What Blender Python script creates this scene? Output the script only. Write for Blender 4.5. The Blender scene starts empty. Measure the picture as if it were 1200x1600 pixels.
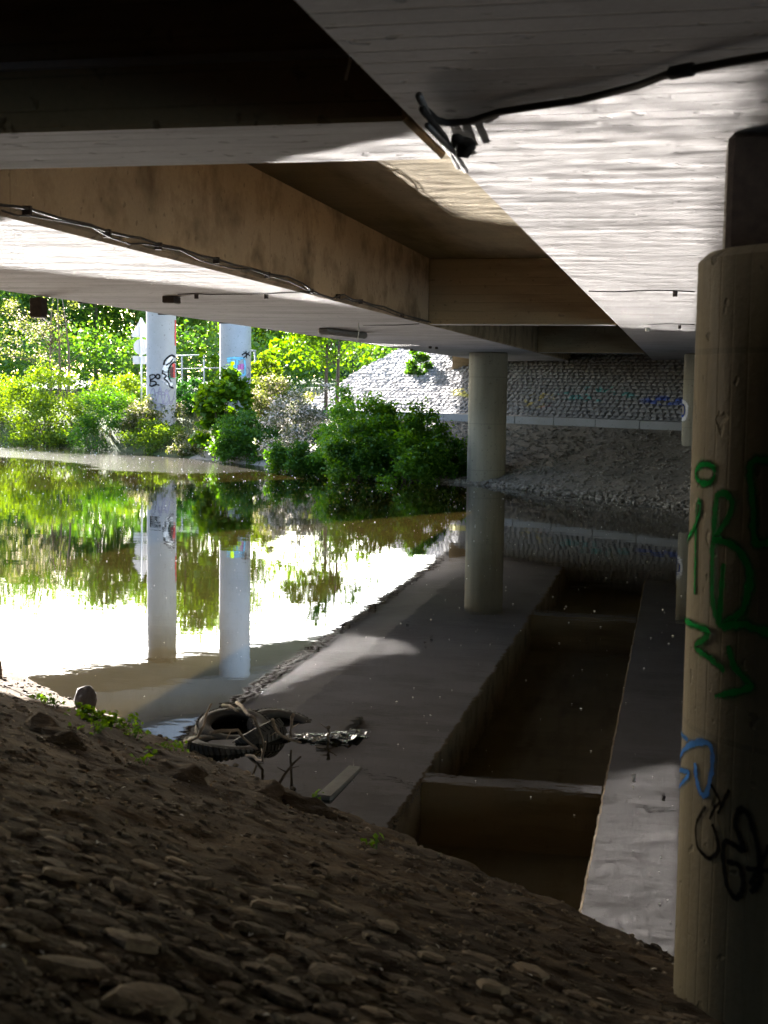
import bpy, math, random
import numpy as np
from mathutils import Vector, Matrix, noise as mnoise

S = bpy.context.scene
C = S.collection
R = math.radians

# ---------------------------------------------------------------- camera
cam_d = bpy.data.cameras.new('camera')
cam = bpy.data.objects.new('camera', cam_d); C.objects.link(cam)
cam_d.sensor_fit = 'VERTICAL'; cam_d.sensor_height = 36.0; cam_d.lens = 47.25
cam_d.clip_start = 0.05; cam_d.clip_end = 3000
_F = Vector((-0.21367104, 0.97242679, -0.0934389)); _R = Vector((0.97635367, 0.21578614, 0.01303233)); _U = Vector((-0.03283581, 0.08844478, 0.99553972))
cam.matrix_world = Matrix(((_R.x, _U.x, -_F.x, 0), (_R.y, _U.y, -_F.y, 0), (_R.z, _U.z, -_F.z, 2.5), (0, 0, 0, 1)))
cam_d.dof.use_dof = True; cam_d.dof.focus_distance = 24.0; cam_d.dof.aperture_fstop = 6.0
S.camera = cam

# ---------------------------------------------------------------- sky, sun, exposure
SUN = Vector((-1.21, 1.53, 0.99)).normalized()
w = bpy.data.worlds.new("World"); S.world = w; w.use_nodes = True
nt = w.node_tree; nt.nodes.clear()
sky = nt.nodes.new('ShaderNodeTexSky'); sky.sky_type = 'NISHITA'; sky.sun_disc = False
sky.sun_elevation = math.asin(SUN.z); sky.sun_rotation = math.atan2(SUN.x, SUN.y)
sky.air_density = 1.0; sky.dust_density = 1.6; sky.ozone_density = 1.0
bg = nt.nodes.new('ShaderNodeBackground'); bg.inputs['Strength'].default_value = 0.085
wo = nt.nodes.new('ShaderNodeOutputWorld')
nt.links.new(sky.outputs[0], bg.inputs[0]); nt.links.new(bg.outputs[0], wo.inputs[0])
sd = bpy.data.lights.new('sun', 'SUN'); sd.energy = 5.0; sd.angle = R(0.5); sd.color = (1.0, 0.965, 0.92)
so = bpy.data.objects.new('sun', sd); C.objects.link(so); so.location = (0, 0, 60)
so.rotation_euler = (-SUN).to_track_quat('-Z', 'Y').to_euler()
vs = S.view_settings
S.display_settings.display_device = 'sRGB'
vs.view_transform = 'Standard'; vs.look = 'None'; vs.gamma = 1.0; vs.use_curve_mapping = False
vs.exposure = 4.05
cy = S.cycles
S.render.engine = 'CYCLES'
cy.use_denoising = True
try: cy.denoiser = 'OPENIMAGEDENOISE'
except Exception: pass
cy.denoising_input_passes = 'RGB_ALBEDO_NORMAL'
cy.caustics_reflective = True; cy.caustics_refractive = False
cy.blur_glossy = 0.0740
cy.use_guiding = True; cy.use_surface_guiding = True; cy.use_volume_guiding = False; cy.guiding_training_samples = 96
cy.max_bounces = 9; cy.diffuse_bounces = 5; cy.glossy_bounces = 4; cy.transmission_bounces = 4
cy.sample_clamp_indirect = 0.0; cy.sample_clamp_direct = 0
cy.use_adaptive_sampling = False

DATA = {
  'P1': ((-18.7,46.68),0.54),
  'P2': ((-15.13,44.58),0.54),
  'green': [(0.026,[(-2.5925,2.222),(-2.6051,2.206),(-2.6457,2.192),(-2.7089,2.185),(-2.7846,2.187),(-2.854,2.196),(-2.887,2.212),(-2.8613,2.229),(-2.7948,2.244),(-2.7187,2.25),(-2.6532,2.248),(-2.6091,2.238),(-2.5925,2.222)]),(0.02,[(-2.8367,2.114),(-2.8288,1.948),(-2.8113,1.795)]),(0.022,[(-3.1238,1.961),(-2.8725,2.023),(-2.7633,2.096),(-2.814,2.126)]),(0.03,[(-2.5568,2.159),(-2.5796,1.997),(-2.5732,1.824),(-2.5241,1.752),(-2.4635,1.714)]),(0.026,[(-2.5801,2.001),(-2.4582,2.068),(-2.4067,2.123),(-2.4558,2.159),(-2.5563,2.155)]),(0.03,[(-2.5875,2.003),(-2.3831,1.991),(-2.2565,1.925),(-2.2591,1.847),(-2.3017,1.78),(-2.4575,1.714)]),(0.026,[(-2.4617,1.929),(-2.4757,1.831),(-2.4834,1.729)]),(0.03,[(-2.4575,1.714),(-2.2882,1.739),(-2.1151,1.727),(-1.9551,1.742)]),(0.03,[(-2.0972,2.275),(-2.2723,2.266),(-2.2416,2.13),(-2.2179,2.015),(-2.1179,2.02),(-1.9801,2.059)]),(0.024,[(-3.0461,1.686),(-2.6083,1.689),(-2.6355,1.658),(-2.7573,1.619),(-2.5754,1.6),(-2.4142,1.571)]),(0.024,[(-2.3948,1.659),(-2.3355,1.596),(-2.2193,1.548),(-2.241,1.529),(-2.4941,1.476)])],
  'blue': [(0.016,[(3.1366,1.279),(-3.0908,1.267),(-2.8506,1.277)]),(0.024,[(3.1345,1.163),(-2.9038,1.237),(-2.7535,1.277),(-2.5482,1.306),(-2.5074,1.24),(-2.55,1.139),(-2.6145,1.122),(-2.6774,1.157),(-2.7135,1.215)]),(0.02,[(3.1346,1.123),(-2.8274,1.166),(-2.8492,1.139),(-3.0962,1.065)])],
  'black': [(0.014,[(-2.5581,1.086),(-2.6654,1.007),(-2.6475,0.937),(-2.567,0.916),(-2.4985,0.914),(-2.4229,0.956),(-2.4453,1.004),(-2.4858,1.037)]),(0.012,[(-2.513,1.171),(-2.4281,1.128),(-2.4668,1.096),(-2.5129,1.048)]),(0.012,[(-2.3439,1.176),(-2.3884,1.13),(-2.4349,1.079)]),(0.017,[(-2.2041,0.984),(-2.2556,1.033),(-2.2881,1.068),(-2.2628,1.117),(-2.2251,1.122),(-2.1865,1.104),(-2.1264,1.021),(-2.0928,0.924),(-2.1112,0.887),(-2.1569,0.854)]),(0.015,[(-2.2225,0.982),(-2.302,0.998),(-2.3644,0.993),(-2.3695,0.93),(-2.3356,0.854),(-2.2917,0.824),(-2.2517,0.82),(-2.2161,0.849),(-2.2144,0.885),(-2.2469,0.932),(-2.3426,0.93)]),(0.014,[(-2.1951,0.931),(-2.1154,0.938),(-1.9914,0.948)]),(0.014,[(-2.0387,1.035),(-2.0955,0.959),(-2.1591,0.88)])],
  'p1black': [(0.05,[(-2.038,2.766),(-1.977,2.573),(-2.0201,2.379)]),(0.05,[(-2.038,2.766),(-1.6897,2.798),(-1.5956,2.706),(-1.977,2.573),(-1.5658,2.536),(-1.5973,2.405),(-2.0201,2.379)]),(0.05,[(-1.2728,2.731),(-1.2902,2.692),(-1.3373,2.664),(-1.4022,2.653),(-1.4678,2.663),(-1.5166,2.691),(-1.5345,2.729),(-1.5162,2.768),(-1.4671,2.797),(-1.4014,2.807),(-1.3367,2.797),(-1.2898,2.77),(-1.2728,2.731)]),(0.045,[(-1.8636,2.364),(-1.5971,2.443),(-1.3028,2.414)]),(0.06,[(-1.0152,3.142),(-0.9566,3.296),(-0.6809,3.454),(-0.3921,3.504),(-0.0274,3.431)]),(0.05,[(-1.0732,2.964),(-1.1022,2.848),(-0.8703,2.773),(-0.9883,2.656),(-0.8106,2.572),(-0.6849,2.48),(-0.5846,2.373),(-0.2651,2.312)]),(0.05,[(-0.8985,3.143),(-0.581,3.239),(-0.3506,3.381)]),(0.05,[(-0.5124,2.543),(-0.684,2.697),(-0.7154,2.929),(-0.5814,3.123),(-0.2604,3.258),(0.0526,3.246)])],
  'p1white': [(0.22,[(-0.8994,2.927),(-0.6817,3.276),(-0.3064,3.397)]),(0.22,[(-0.9292,2.85),(-0.7484,2.604),(-0.4758,2.389)]),(0.16,[(-0.6815,3.315),(-0.3924,3.427)])],
  'p1green': [(0.3,[(-0.4535,3.124),(-0.4735,2.931),(-0.5119,2.66)])],
  'p1brown': [(0.16,[(-0.394,3.086),(-0.4545,2.892),(-0.3957,2.699)])],
  'p1red': [(0.2,[(-0.1276,3.205),(-0.212,2.972),(-0.1595,2.701)]),(0.16,[(0.0663,4.796),(0.0628,4.409),(0.058,3.867)])],
  'p1grey': [(0.035,[(-2.1134,1.991),(-1.7255,2.303),(-1.4944,1.841),(-1.2746,2.345),(-1.064,1.766),(-0.8423,2.271),(-0.5159,1.729),(-0.1032,2.195)]),(0.03,[(-0.6035,1.962),(-0.6933,1.853),(-0.919,1.773),(-1.2064,1.742),(-1.4947,1.769),(-1.7225,1.847),(-1.8129,1.955),(-1.7211,2.064),(-1.4927,2.145),(-1.2044,2.176),(-0.9174,2.148),(-0.6924,2.07),(-0.6035,1.962)]),(0.03,[(-2.0048,1.72),(-1.4219,1.609),(-0.6878,1.768),(-0.1046,1.962)]),(0.03,[(-1.4927,2.15),(-0.9908,2.076),(-0.3113,2.389)])],
  'p2black': [(0.045,[(-0.8362,3.482),(-0.5678,3.558),(-0.0566,3.456)]),(0.045,[(-0.5332,3.631),(-0.4758,3.377)]),(0.04,[(-0.7608,3.374),(-0.1868,3.614)])],
  'p2blue': [(0.1,[(-1.7714,3.257),(-1.5361,3.28),(-1.4933,3.077),(-1.7087,2.967),(-1.451,2.895)]),(0.1,[(-1.3577,3.31),(-1.3152,2.896)]),(0.1,[(-1.1265,2.861),(-1.1288,3.312),(-0.9076,3.328)]),(0.09,[(-0.6502,3.331),(-0.5966,2.851),(-0.8758,2.82)]),(0.07,[(-1.8033,3.351),(-1.2906,3.383),(-0.6007,3.376)])],
  'p2pink': [(0.14,[(-0.8197,3.191),(-0.8035,2.995)]),(0.1,[(-1.0188,3.153),(-1.0039,2.971)])],
  'p2grey': [(0.04,[(-0.5611,2.72),(-0.2558,2.832),(-0.0411,2.65),(-0.4686,2.575),(-0.1096,2.503)]),(0.04,[(-0.4145,3.086),(-0.1168,2.943),(-0.3702,2.795)])],
  'c2white': [(0.12,[(-2.4981,1.992),(-2.5204,1.889),(-2.6102,1.811),(-2.7758,1.781),(3.1412,1.805),(-3.1411,1.881),(-3.1407,1.985),(-3.1409,2.09),(3.1415,2.167),(-2.8567,2.197),(-2.6562,2.17),(-2.543,2.096),(-2.4981,1.992)])],
  'c2blue': [(0.05,[(-2.6327,1.991),(-2.6521,1.919),(-2.7312,1.865),(-2.8851,1.844),(3.1413,1.86),(-3.1412,1.913),(-3.1409,1.985),(-3.1411,2.058),(3.1416,2.111),(-2.9692,2.132),(-2.7719,2.114),(-2.6715,2.062),(-2.6327,1.991)]),(0.05,[(-3.141,2.194),(-3.0136,1.762)])],
  'sidecable': [(-3.61,6.72,3.441),(-3.61,6.88,3.454),(-3.61,7.048,3.463),(-3.61,7.405,3.457),(-3.61,7.843,3.468),(-3.61,8.128,3.456),(-3.61,8.434,3.463),(-3.61,8.651,3.474),(-3.61,8.994,3.465),(-3.61,9.364,3.48),(-3.61,9.764,3.468),(-3.61,10.196,3.477),(-3.61,10.585,3.469),(-3.61,11.002,3.48),(-3.61,11.545,3.474),(-3.61,12.141,3.497),(-3.61,12.628,3.475),(-3.61,12.975,3.43),(-3.61,13.278,3.413),(-3.61,13.79,3.408),(-3.61,14.059,3.453),(-3.61,14.267,3.48),(-3.61,14.631,3.452),(-3.61,15.09,3.464),(-3.61,15.662,3.456),(-3.61,16.275,3.47),(-3.61,17.446,3.431),(-3.61,18.55,3.437),(-3.61,19.381,3.434)],
  'soffitcable': [(-0.817,4.23,3.365),(-0.812,4.405,3.365),(-0.786,4.463,3.365),(-0.71,4.452,3.365),(-0.593,4.314,3.365),(-0.468,4.245,3.365),(-0.326,4.173,3.365),(-0.154,4.007,3.365),(-0.059,3.863,3.365),(0.0,3.827,3.365),(0.094,3.762,3.365),(0.189,3.707,3.365),(0.322,3.616,3.365)],
  'hose': [[(-0.793,4.021,3.36),(-0.817,4.264,3.36),(-0.836,4.574,3.36),(-0.858,4.906,3.36),(-0.876,5.337,3.36)],[(-0.8,4.111,3.36),(-0.809,4.306,3.36),(-0.813,4.578,3.36),(-0.838,4.856,3.36),(-0.866,5.186,3.36)],[(-0.813,4.265,3.36),(-0.814,4.521,3.36),(-0.81,4.784,3.36),(-0.833,5.161,3.36)]],
  'rag': [(-0.767,4.693,3.33),(-0.76,4.85,3.33),(-0.743,4.424,3.33)],
  'kerb': [(-2.042,7.681,0.05),(-2.016,8.411,0.05)],
  'rock': (-4.319,9.253,0.05),
  'tyres': [(-3.061,8.659,0.05),(-3.121,8.993,0.1),(-2.928,8.989,0.1),(-2.771,9.227,0.1),(-2.885,8.62,0.05)],
  'sheet': (-2.408,9.043,0.02),
  'branches': [[(-2.839,7.911,0.3),(-2.701,8.031,0.3),(-2.721,8.496,0.05)],[(-2.958,8.766,0.28),(-2.64,8.187,0.35),(-2.649,8.409,0.1)],[(-2.471,8.495,0.3),(-2.595,8.875,0.05)],[(-2.798,8.496,0.0),(-2.615,8.276,0.03),(-2.439,7.782,0.3)],[(-2.343,8.938,0.12),(-2.352,8.993,0.0)],[(-3.243,8.523,0.05),(-3.087,8.349,0.15),(-3.101,8.64,0.3)],[(-2.566,8.325,0.3),(-2.551,8.496,0.15),(-2.483,8.73,0.05)],[(-2.986,8.576,0.3),(-2.788,8.288,0.35)]],
  'weeds': [(-4.348,8.625,0.232),(-4.216,8.496,0.239),(-3.877,8.265,0.227),(-3.737,8.313,0.18),(-3.63,8.281,0.165),(-3.418,8.052,0.181),(-2.816,6.763,0.413),(-3.191,8.208,0.084),(-2.278,7.272,0.142),(-2.041,7.562,0.003),(-1.387,6.24,0.233),(-3.425,7.46,0.354)],
  'clods': [(-3.207,6.519,0.574),(-2.583,6.738,0.366),(-2.222,7.155,0.163),(-2.022,7.119,0.127),(-3.34,6.674,0.561)],
  'stake': (-5.333,9.761,0.133),
  'lampA': [(-6.768,13.408,3.4)],
  'boxB': (-5.228,13.34,3.4),
  'tubeC': [(-5.555,20.641,3.4),(-5.373,22.58,3.4)],
  'string': (-4.618,19.121,3.4),
  'dots': [(-5.566,29.93,3.4),(-5.501,30.38,3.4),(-6.419,32.07,3.4),(-0.093,12.755,3.4),(-0.065,19.412,3.4),(-0.525,20.246,3.4),(-4.815,12.967,3.4),(-4.086,12.987,3.4)],
  'thinwire': [[(-0.868,12.589,3.39),(-0.64,12.679,3.39),(-0.346,12.524,3.39),(-0.091,12.533,3.39),(0.079,12.701,3.39)],[(-0.605,19.233,3.39),(-0.251,18.836,3.39),(0.133,18.996,3.39)],[(-4.991,12.91,3.39),(-4.808,12.822,3.39),(-4.641,12.919,3.39),(-4.041,12.842,3.39),(-3.767,12.671,3.39),(-3.487,12.592,3.39)],[(-4.681,19.709,3.39),(-4.415,19.487,3.39),(-4.122,19.468,3.39),(-3.706,19.048,3.39)]],
  'bline': [(-2.46,4.59,3.544),(-0.939,4.59,3.53),(-1.147,4.59,3.682),(-1.152,4.59,3.533)],
  'veg': {'s_left':(-28.49,51.14,0.01,3.07,3.41),'s_big':(-24.33,48.5,-0.0,2.96,3.69),'elder':(-25.51,52.28,1.35,4.62,4.49),'s_round':(-20.63,46.8,0.06,2.48,3.05),'s_pale':(-18.91,46.45,0.62,1.46,2.2),'s_low':(-18.06,44.95,0.11,1.0,2.46),'s_low2':(-16.29,43.44,0.07,0.7,1.73),'maple':(-14.83,42.43,0.09,3.38,1.72),'s_dark':(-13.4,41.03,0.03,1.72,2.41),'s_white':(-11.06,38.39,-0.0,2.4,2.05),'s_palegrass':(-14.22,45.94,1.0,1.82,2.24),'s_mid':(-9.4,37.16,-0.0,2.23,1.8),'s_bigdark':(-8.16,36.27,-0.0,2.31,2.42),'s_right':(-6.79,35.87,0.01,1.71,1.88),'s_front':(-8.38,34.89,-0.0,1.4,1.85),'s_low3':(-5.92,35.32,0.08,0.99,1.01),'s_front2':(-6.96,34.79,-0.0,1.27,1.99),'twotrunk':(-11.92,45.43,1.23,2.5,3.72),'s_slope':(-9.36,48.28,2.81,1.05,0.97),'s_mid2':(-18.11,48.28,1.28,1.31,1.68),'s_mid3':(-22.12,51.59,1.41,1.44,2.83),'s_front3':(-10.86,36.96,-0.0,0.92,1.45),'s_tallgreen':(-15.12,47.66,1.34,2.6,1.4)},
  'sign': [(-19.847,47.566,2.451),(-19.975,47.775,4.916),(-19.937,47.673,3.767)],
  'rail': [(-20.615,53.167,3.632),(-20.394,53.103,2.467),(-18.82,53.569,3.71)],
  'handrail': [(-16.764,50.82,2.502),(-16.511,51.001,3.813),(-16.32,50.918,2.508)],
  'trees': [(-55.2,75.3,12.4),(-48.2,71.7,11.3),(-46.0,74.2,12.0),(-39.8,69.4,10.7),(-41.3,77.3,12.4),(-40.4,81.6,12.7),(-34.1,74.8,11.6),(-33.3,79.1,12.1),(-28.2,74.0,12.9),(-29.2,82.0,13.8),(-28.1,88.5,7.7),(-28.7,96.6,8.8),(-27.2,102.0,8.9),(-25.1,107.6,9.4),(-22.2,110.3,9.5),(-62.6,78.8,12.0)],
}

# river frame: n runs across the river (towards the far bank), t along it
NV = (0.627, 0.7790); TV = (0.7790, -0.627)
def xy(n, t): return (n*NV[0] + t*TV[0], n*NV[1] + t*TV[1])
def n_t(x, y): return (x*NV[0] + y*NV[1], x*TV[0] + y*TV[1])

# ---------------------------------------------------------------- materials
class NB:
    def __init__(s, name):
        s.m = bpy.data.materials.new(name); s.m.use_nodes = True
        s.t = s.m.node_tree; s.t.nodes.clear()
        s.out = s.n('ShaderNodeOutputMaterial')
    def n(s, typ, **kw):
        x = s.t.nodes.new(typ)
        for k, v in kw.items(): setattr(x, k, v)
        return x
    def l(s, a, b): s.t.links.new(a, b)
    def val(s, sock, v):
        if hasattr(v, 'is_linked') or isinstance(v, bpy.types.NodeSocket): s.l(v, sock)
        else: sock.default_value = v
    def math(s, op, a, b=None, c=None, clamp=False):
        x = s.n('ShaderNodeMath', operation=op, use_clamp=clamp)
        s.val(x.inputs[0], a)
        if b is not None: s.val(x.inputs[1], b)
        if c is not None: s.val(x.inputs[2], c)
        return x.outputs[0]
    def pos(s):
        if not hasattr(s, '_p'): s._p = s.n('ShaderNodeNewGeometry').outputs['Position']
        return s._p
    def obj(s):
        if not hasattr(s, '_o'): s._o = s.n('ShaderNodeTexCoord').outputs['Object']
        return s._o
    def noise(s, scale=(1, 1, 1), sc=1.0, det=4, rough=0.55, vec=None, dist=0.0, off=(0, 0, 0)):
        mp = s.n('ShaderNodeMapping'); mp.inputs['Scale'].default_value = scale; mp.inputs['Location'].default_value = off
        s.l(vec or s.pos(), mp.inputs[0])
        x = s.n('ShaderNodeTexNoise'); x.inputs['Scale'].default_value = sc; x.inputs['Detail'].default_value = det
        x.inputs['Roughness'].default_value = rough; x.inputs['Distortion'].default_value = dist
        s.l(mp.outputs[0], x.inputs['Vector'])
        return x.outputs['Fac']
    def ramp(s, fac, stops):
        x = s.n('ShaderNodeValToRGB'); e = x.color_ramp.elements
        while len(e) < len(stops): e.new(0.5)
        for k, (p, c) in enumerate(stops):
            e[k].position = p; e[k].color = tuple(c) + (1,) if len(c) == 3 else c
        s.val(x.inputs[0], fac); return x.outputs[0]
    def rmap(s, v, a, b, c=0.0, d=1.0):
        x = s.n('ShaderNodeMapRange'); s.val(x.inputs[0], v)
        for k, q in enumerate((a, b, c, d)): x.inputs[k+1].default_value = q
        return x.outputs[0]
    def mix(s, fac, a, b, mode='MIX'):
        x = s.n('ShaderNodeMix', data_type='RGBA', blend_type=mode)
        s.val(x.inputs[0], fac)
        for sock, v in ((x.inputs[6], a), (x.inputs[7], b)):
            s.val(sock, v if not isinstance(v, (tuple, list)) else (tuple(v) + (1,))[:4])
        return x.outputs[2]
    def grey(s, v):
        x = s.n('ShaderNodeCombineColor'); [s.val(x.inputs[k], v) for k in range(3)]; return x.outputs[0]
    def bump(s, h, strength=0.3, dist=0.02, normal=None):
        x = s.n('ShaderNodeBump'); x.inputs['Strength'].default_value = strength; x.inputs['Distance'].default_value = dist
        s.val(x.inputs['Height'], h)
        if normal: s.l(normal, x.inputs['Normal'])
        return x.outputs[0]
    def princ(s, col, rough=0.8, normal=None, spec=0.3, metal=0.0, **kw):
        x = s.n('ShaderNodeBsdfPrincipled')
        s.val(x.inputs['Base Color'], (tuple(col) + (1,))[:4] if isinstance(col, (tuple, list)) else col)
        s.val(x.inputs['Roughness'], rough); x.inputs['Specular IOR Level'].default_value = spec; x.inputs['Metallic'].default_value = metal
        for k, v in kw.items(): s.val(x.inputs[k], v)
        if normal is not None: s.l(normal, x.inputs['Normal'])
        s.l(x.outputs[0], s.out.inputs[0]); return x

def plain(name, col, rough=0.7, metal=0.0, var=0.25, sc=20.0, spec=0.3, bump=0.1):
    b = NB(name); f = b.noise(sc=sc, det=4, vec=b.obj())
    c = b.mix(b.rmap(f, .3, .7), tuple(k*(1-var) for k in col), tuple(min(1, k*(1+var)) for k in col))
    b.princ(c, rough, b.bump(f, bump, .01), spec, metal); return b.m

def concrete(name, base, axis=None, width=0.11, board=0.12, streak=(1, 1, 1), stain=(0.10, 0.075, 0.045), stain_amt=0.5, rings=None, bumpk=0.35, lines=0.35, st=(.50, .74), staves=None):
    b = NB(name); p = b.pos()
    sep = b.n('ShaderNodeSeparateXYZ'); b.l(p, sep.inputs[0])
    big = b.noise(sc=0.55, det=5, rough=0.6)
    mid = b.noise(streak, sc=1.0, det=6, rough=0.62, off=(3, 7, 1))
    fine = b.noise(sc=38, det=4, rough=0.6)
    pock = b.noise(sc=14, det=2, rough=0.4, off=(9, 2, 4))
    c = b.mix(b.rmap(big, .32, .70), tuple(k*.80 for k in base), tuple(k*1.12 for k in base))
    c = b.mix(b.math('MULTIPLY', b.rmap(mid, st[0], st[1]), stain_amt), c, stain)
    c = b.mix(b.rmap(fine, .3, .75, .0, .30), c, tuple(k*.55 for k in base))
    c = b.mix(b.rmap(pock, .66, .72, 0, .55), c, tuple(k*.35 for k in base))
    h = b.math('MULTIPLY', fine, .35)
    if axis is not None:
        u = b.math('ADD', b.math('DIVIDE', sep.outputs[axis], width), b.math('MULTIPLY', big, .05))
        fl = b.math('FLOOR', u); fr = b.math('FRACT', u)
        wn = b.n('ShaderNodeTexWhiteNoise', noise_dimensions='1D'); b.l(fl, wn.inputs['W'])
        c = b.mix(b.math('MULTIPLY', wn.outputs['Value'], board*2), c, tuple(k*.55 for k in base))
        edge = b.math('MULTIPLY', b.math('ABSOLUTE', b.math('SUBTRACT', fr, .5)), 2)
        line = b.rmap(edge, .88, 1.0)
        linen = b.math('MULTIPLY', line, b.rmap(b.noise(streak, sc=2.0, det=3, off=(1, 5, 8)), .38, .62))
        c = b.mix(b.math('MULTIPLY', linen, lines), c, tuple(k*.32 for k in base))
        h = b.math('ADD', h, b.math('SUBTRACT', b.math('MULTIPLY', wn.outputs['Value'], .7), b.math('MULTIPLY', line, .9)))
    if staves:          # narrow upright form boards round the shaft
        so_ = b.n('ShaderNodeSeparateXYZ'); b.l(b.obj(), so_.inputs[0])
        u = b.math('ADD', b.math('MULTIPLY', b.math('ARCTAN2', so_.outputs[1], so_.outputs[0]), staves/6.28318), b.math('MULTIPLY', big, .15))
        wn = b.n('ShaderNodeTexWhiteNoise', noise_dimensions='1D'); b.l(b.math('FLOOR', u), wn.inputs['W'])
        c = b.mix(b.math('MULTIPLY', wn.outputs['Value'], .30), c, tuple(k*.5 for k in base))
        e_ = b.rmap(b.math('MULTIPLY', b.math('ABSOLUTE', b.math('SUBTRACT', b.math('FRACT', u), .5)), 2), .86, 1.0)
        c = b.mix(b.math('MULTIPLY', e_, .12), c, tuple(k*.35 for k in base))
        h = b.math('ADD', h, b.math('SUBTRACT', b.math('MULTIPLY', wn.outputs['Value'], .25), b.math('MULTIPLY', e_, .18)))
    if rings:
        ax, per, off = rings
        fr = b.math('FRACT', b.math('DIVIDE', b.math('SUBTRACT', sep.outputs[ax], off), per))
        ln = b.math('LESS_THAN', fr, .02/per)
        c = b.mix(b.math('MULTIPLY', ln, .35), c, tuple(k*.4 for k in base))
        h = b.math('SUBTRACT', h, ln)
    h = b.math('SUBTRACT', h, b.rmap(pock, .66, .72))
    b.princ(c, .88, b.bump(h, bumpk, .012), .2)
    return b.m

M = {}
M['soffit'] = concrete('concrete_soffit', (.345, .325, .318), 1, .13, .13, (.8, 3.6, 1), (.13, .112, .104), .75, st=(.50, .72), lines=.35, bumpk=.45)
M['side'] = concrete('concrete_side', (.35, .265, .172), None, streak=(1.6, 1.6, 1.9), stain=(.13, .088, .050), stain_amt=.95, st=(.46, .66), rings=(1, 4.8, 2.1), bumpk=.5)
M['diaph'] = concrete('concrete_diaphragm', (.28, .21, .125), 2, .12, .16, (.5, .5, 4), (.08, .052, .028), .8)
M['deck'] = concrete('concrete_deck', (.26, .212, .135), 1, .15, .12, (2.5, .5, 1), (.09, .06, .025), .8)
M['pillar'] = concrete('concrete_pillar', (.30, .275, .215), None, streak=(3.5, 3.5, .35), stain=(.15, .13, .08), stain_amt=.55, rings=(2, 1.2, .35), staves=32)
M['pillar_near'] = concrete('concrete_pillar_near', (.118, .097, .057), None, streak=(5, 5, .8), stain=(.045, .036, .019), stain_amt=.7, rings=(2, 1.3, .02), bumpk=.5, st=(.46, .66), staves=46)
M['pale'] = concrete('concrete_pale', (.34, .34, .35), None, streak=(2, 2, .4), stain=(.28, .28, .28), stain_amt=.4)
M['b2'] = concrete('concrete_second_bridge', (.27, .27, .285), None, streak=(2, 2, .4), stain=(.17, .17, .17), stain_amt=.4)
M['kerb'] = concrete('concrete_kerb', (.26, .26, .265), None, streak=(1, 1, 1), stain=(.2, .19, .17), stain_amt=.4)

def soil_mat(name, cols, sc=1.0, bumpk=.8, green=None, bd=.04, stretch=1.0):
    b = NB(name)
    mp = b.n('ShaderNodeMapping'); mp.inputs['Rotation'].default_value = (0, 0, math.atan2(.627, .779)); mp.inputs['Scale'].default_value = (stretch, 1, 1)
    b.l(b.pos(), mp.inputs[0]); pv_ = mp.outputs[0]                  # x now runs along the bank
    a = b.noise(sc=1.1*sc, det=6, rough=.65, vec=pv_); d = b.noise(sc=8*sc, det=7, rough=.72, off=(4, 1, 0), vec=pv_); e = b.noise(sc=45*sc, det=4, rough=.7, vec=pv_)
    c = b.ramp(b.math('ADD', b.math('MULTIPLY', a, .55), b.math('MULTIPLY', d, .45)), [(.32, cols[0]), (.5, cols[1]), (.66, cols[2])])
    c = b.mix(b.rmap(e, .40, .70, 0, .5), c, tuple(k*.40 for k in cols[1]))
    c = b.mix(b.rmap(b.noise(sc=130*sc, det=2, off=(2, 2, 2)), .70, .74, 0, .55), c, tuple(min(1, k*2.4) for k in cols[2]))
    h = b.math('ADD', d, b.math('MULTIPLY', e, .35))
    b.princ(c, .95, b.bump(h, bumpk, bd), .15); return b.m
M['soil'] = soil_mat('bank_soil', [(.016, .011, .007), (.058, .038, .021), (.135, .088, .044)], 1.0, 1.0, None, .08, .40)
M['farsoil'] = soil_mat('far_bank_soil', [(.12, .107, .088), (.20, .18, .15), (.28, .25, .21)], .6, .9)
M['grassland'] = soil_mat('grassy_ground', [(.055, .048, .028), (.04, .055, .018), (.06, .08, .022)], .5, .6)

def stone_mat(name, cols, island=True, paint=False):
    b = NB(name); g = b.n('ShaderNodeNewGeometry'); oi = b.n('ShaderNodeObjectInfo')
    rnd = g.outputs['Random Per Island'] if island else oi.outputs['Random']
    f = b.noise(sc=7, det=6, rough=.65); e = b.noise(sc=60, det=3)
    c = b.ramp(rnd, [(0, cols[0]), (.5, cols[1]), (1, cols[2])])
    c = b.mix(b.rmap(f, .35, .7, 0, .7), c, tuple(k*.45 for k in cols[1]))
    c = b.mix(b.rmap(e, .4, .7, 0, .3), c, tuple(min(1, k*1.4) for k in cols[2]))
    if paint:     # old sprayed paint on the paving: (x, y, z, radius along x, radius z, colour)
        for k, (px, py, pz, rx, rz, col, th) in enumerate(paint):
            mp = b.n('ShaderNodeMapping'); mp.vector_type = 'POINT'
            mp.inputs['Scale'].default_value = (1/rx, 1/(rx*2), 1/rz); mp.inputs['Location'].default_value = (-px/rx, -py/(rx*2), -pz/rz)
            b.l(b.pos(), mp.inputs[0])
            ln = b.n('ShaderNodeVectorMath', operation='LENGTH'); b.l(mp.outputs[0], ln.inputs[0])
            m1 = b.rmap(ln.outputs['Value'], .8, 1.05, 1, 0)
            m2 = b.rmap(b.noise((1, 1, 1.6), sc=2.8, det=2, off=(k*3.1, k, 2)), th, th+.04)
            c = b.mix(b.math('MULTIPLY', b.math('MULTIPLY', m1, m2), .75), c, col)
    b.princ(c, .92, b.bump(b.math('ADD', f, b.math('MULTIPLY', e, .3)), .6, .02), .2); return b.m
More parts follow.
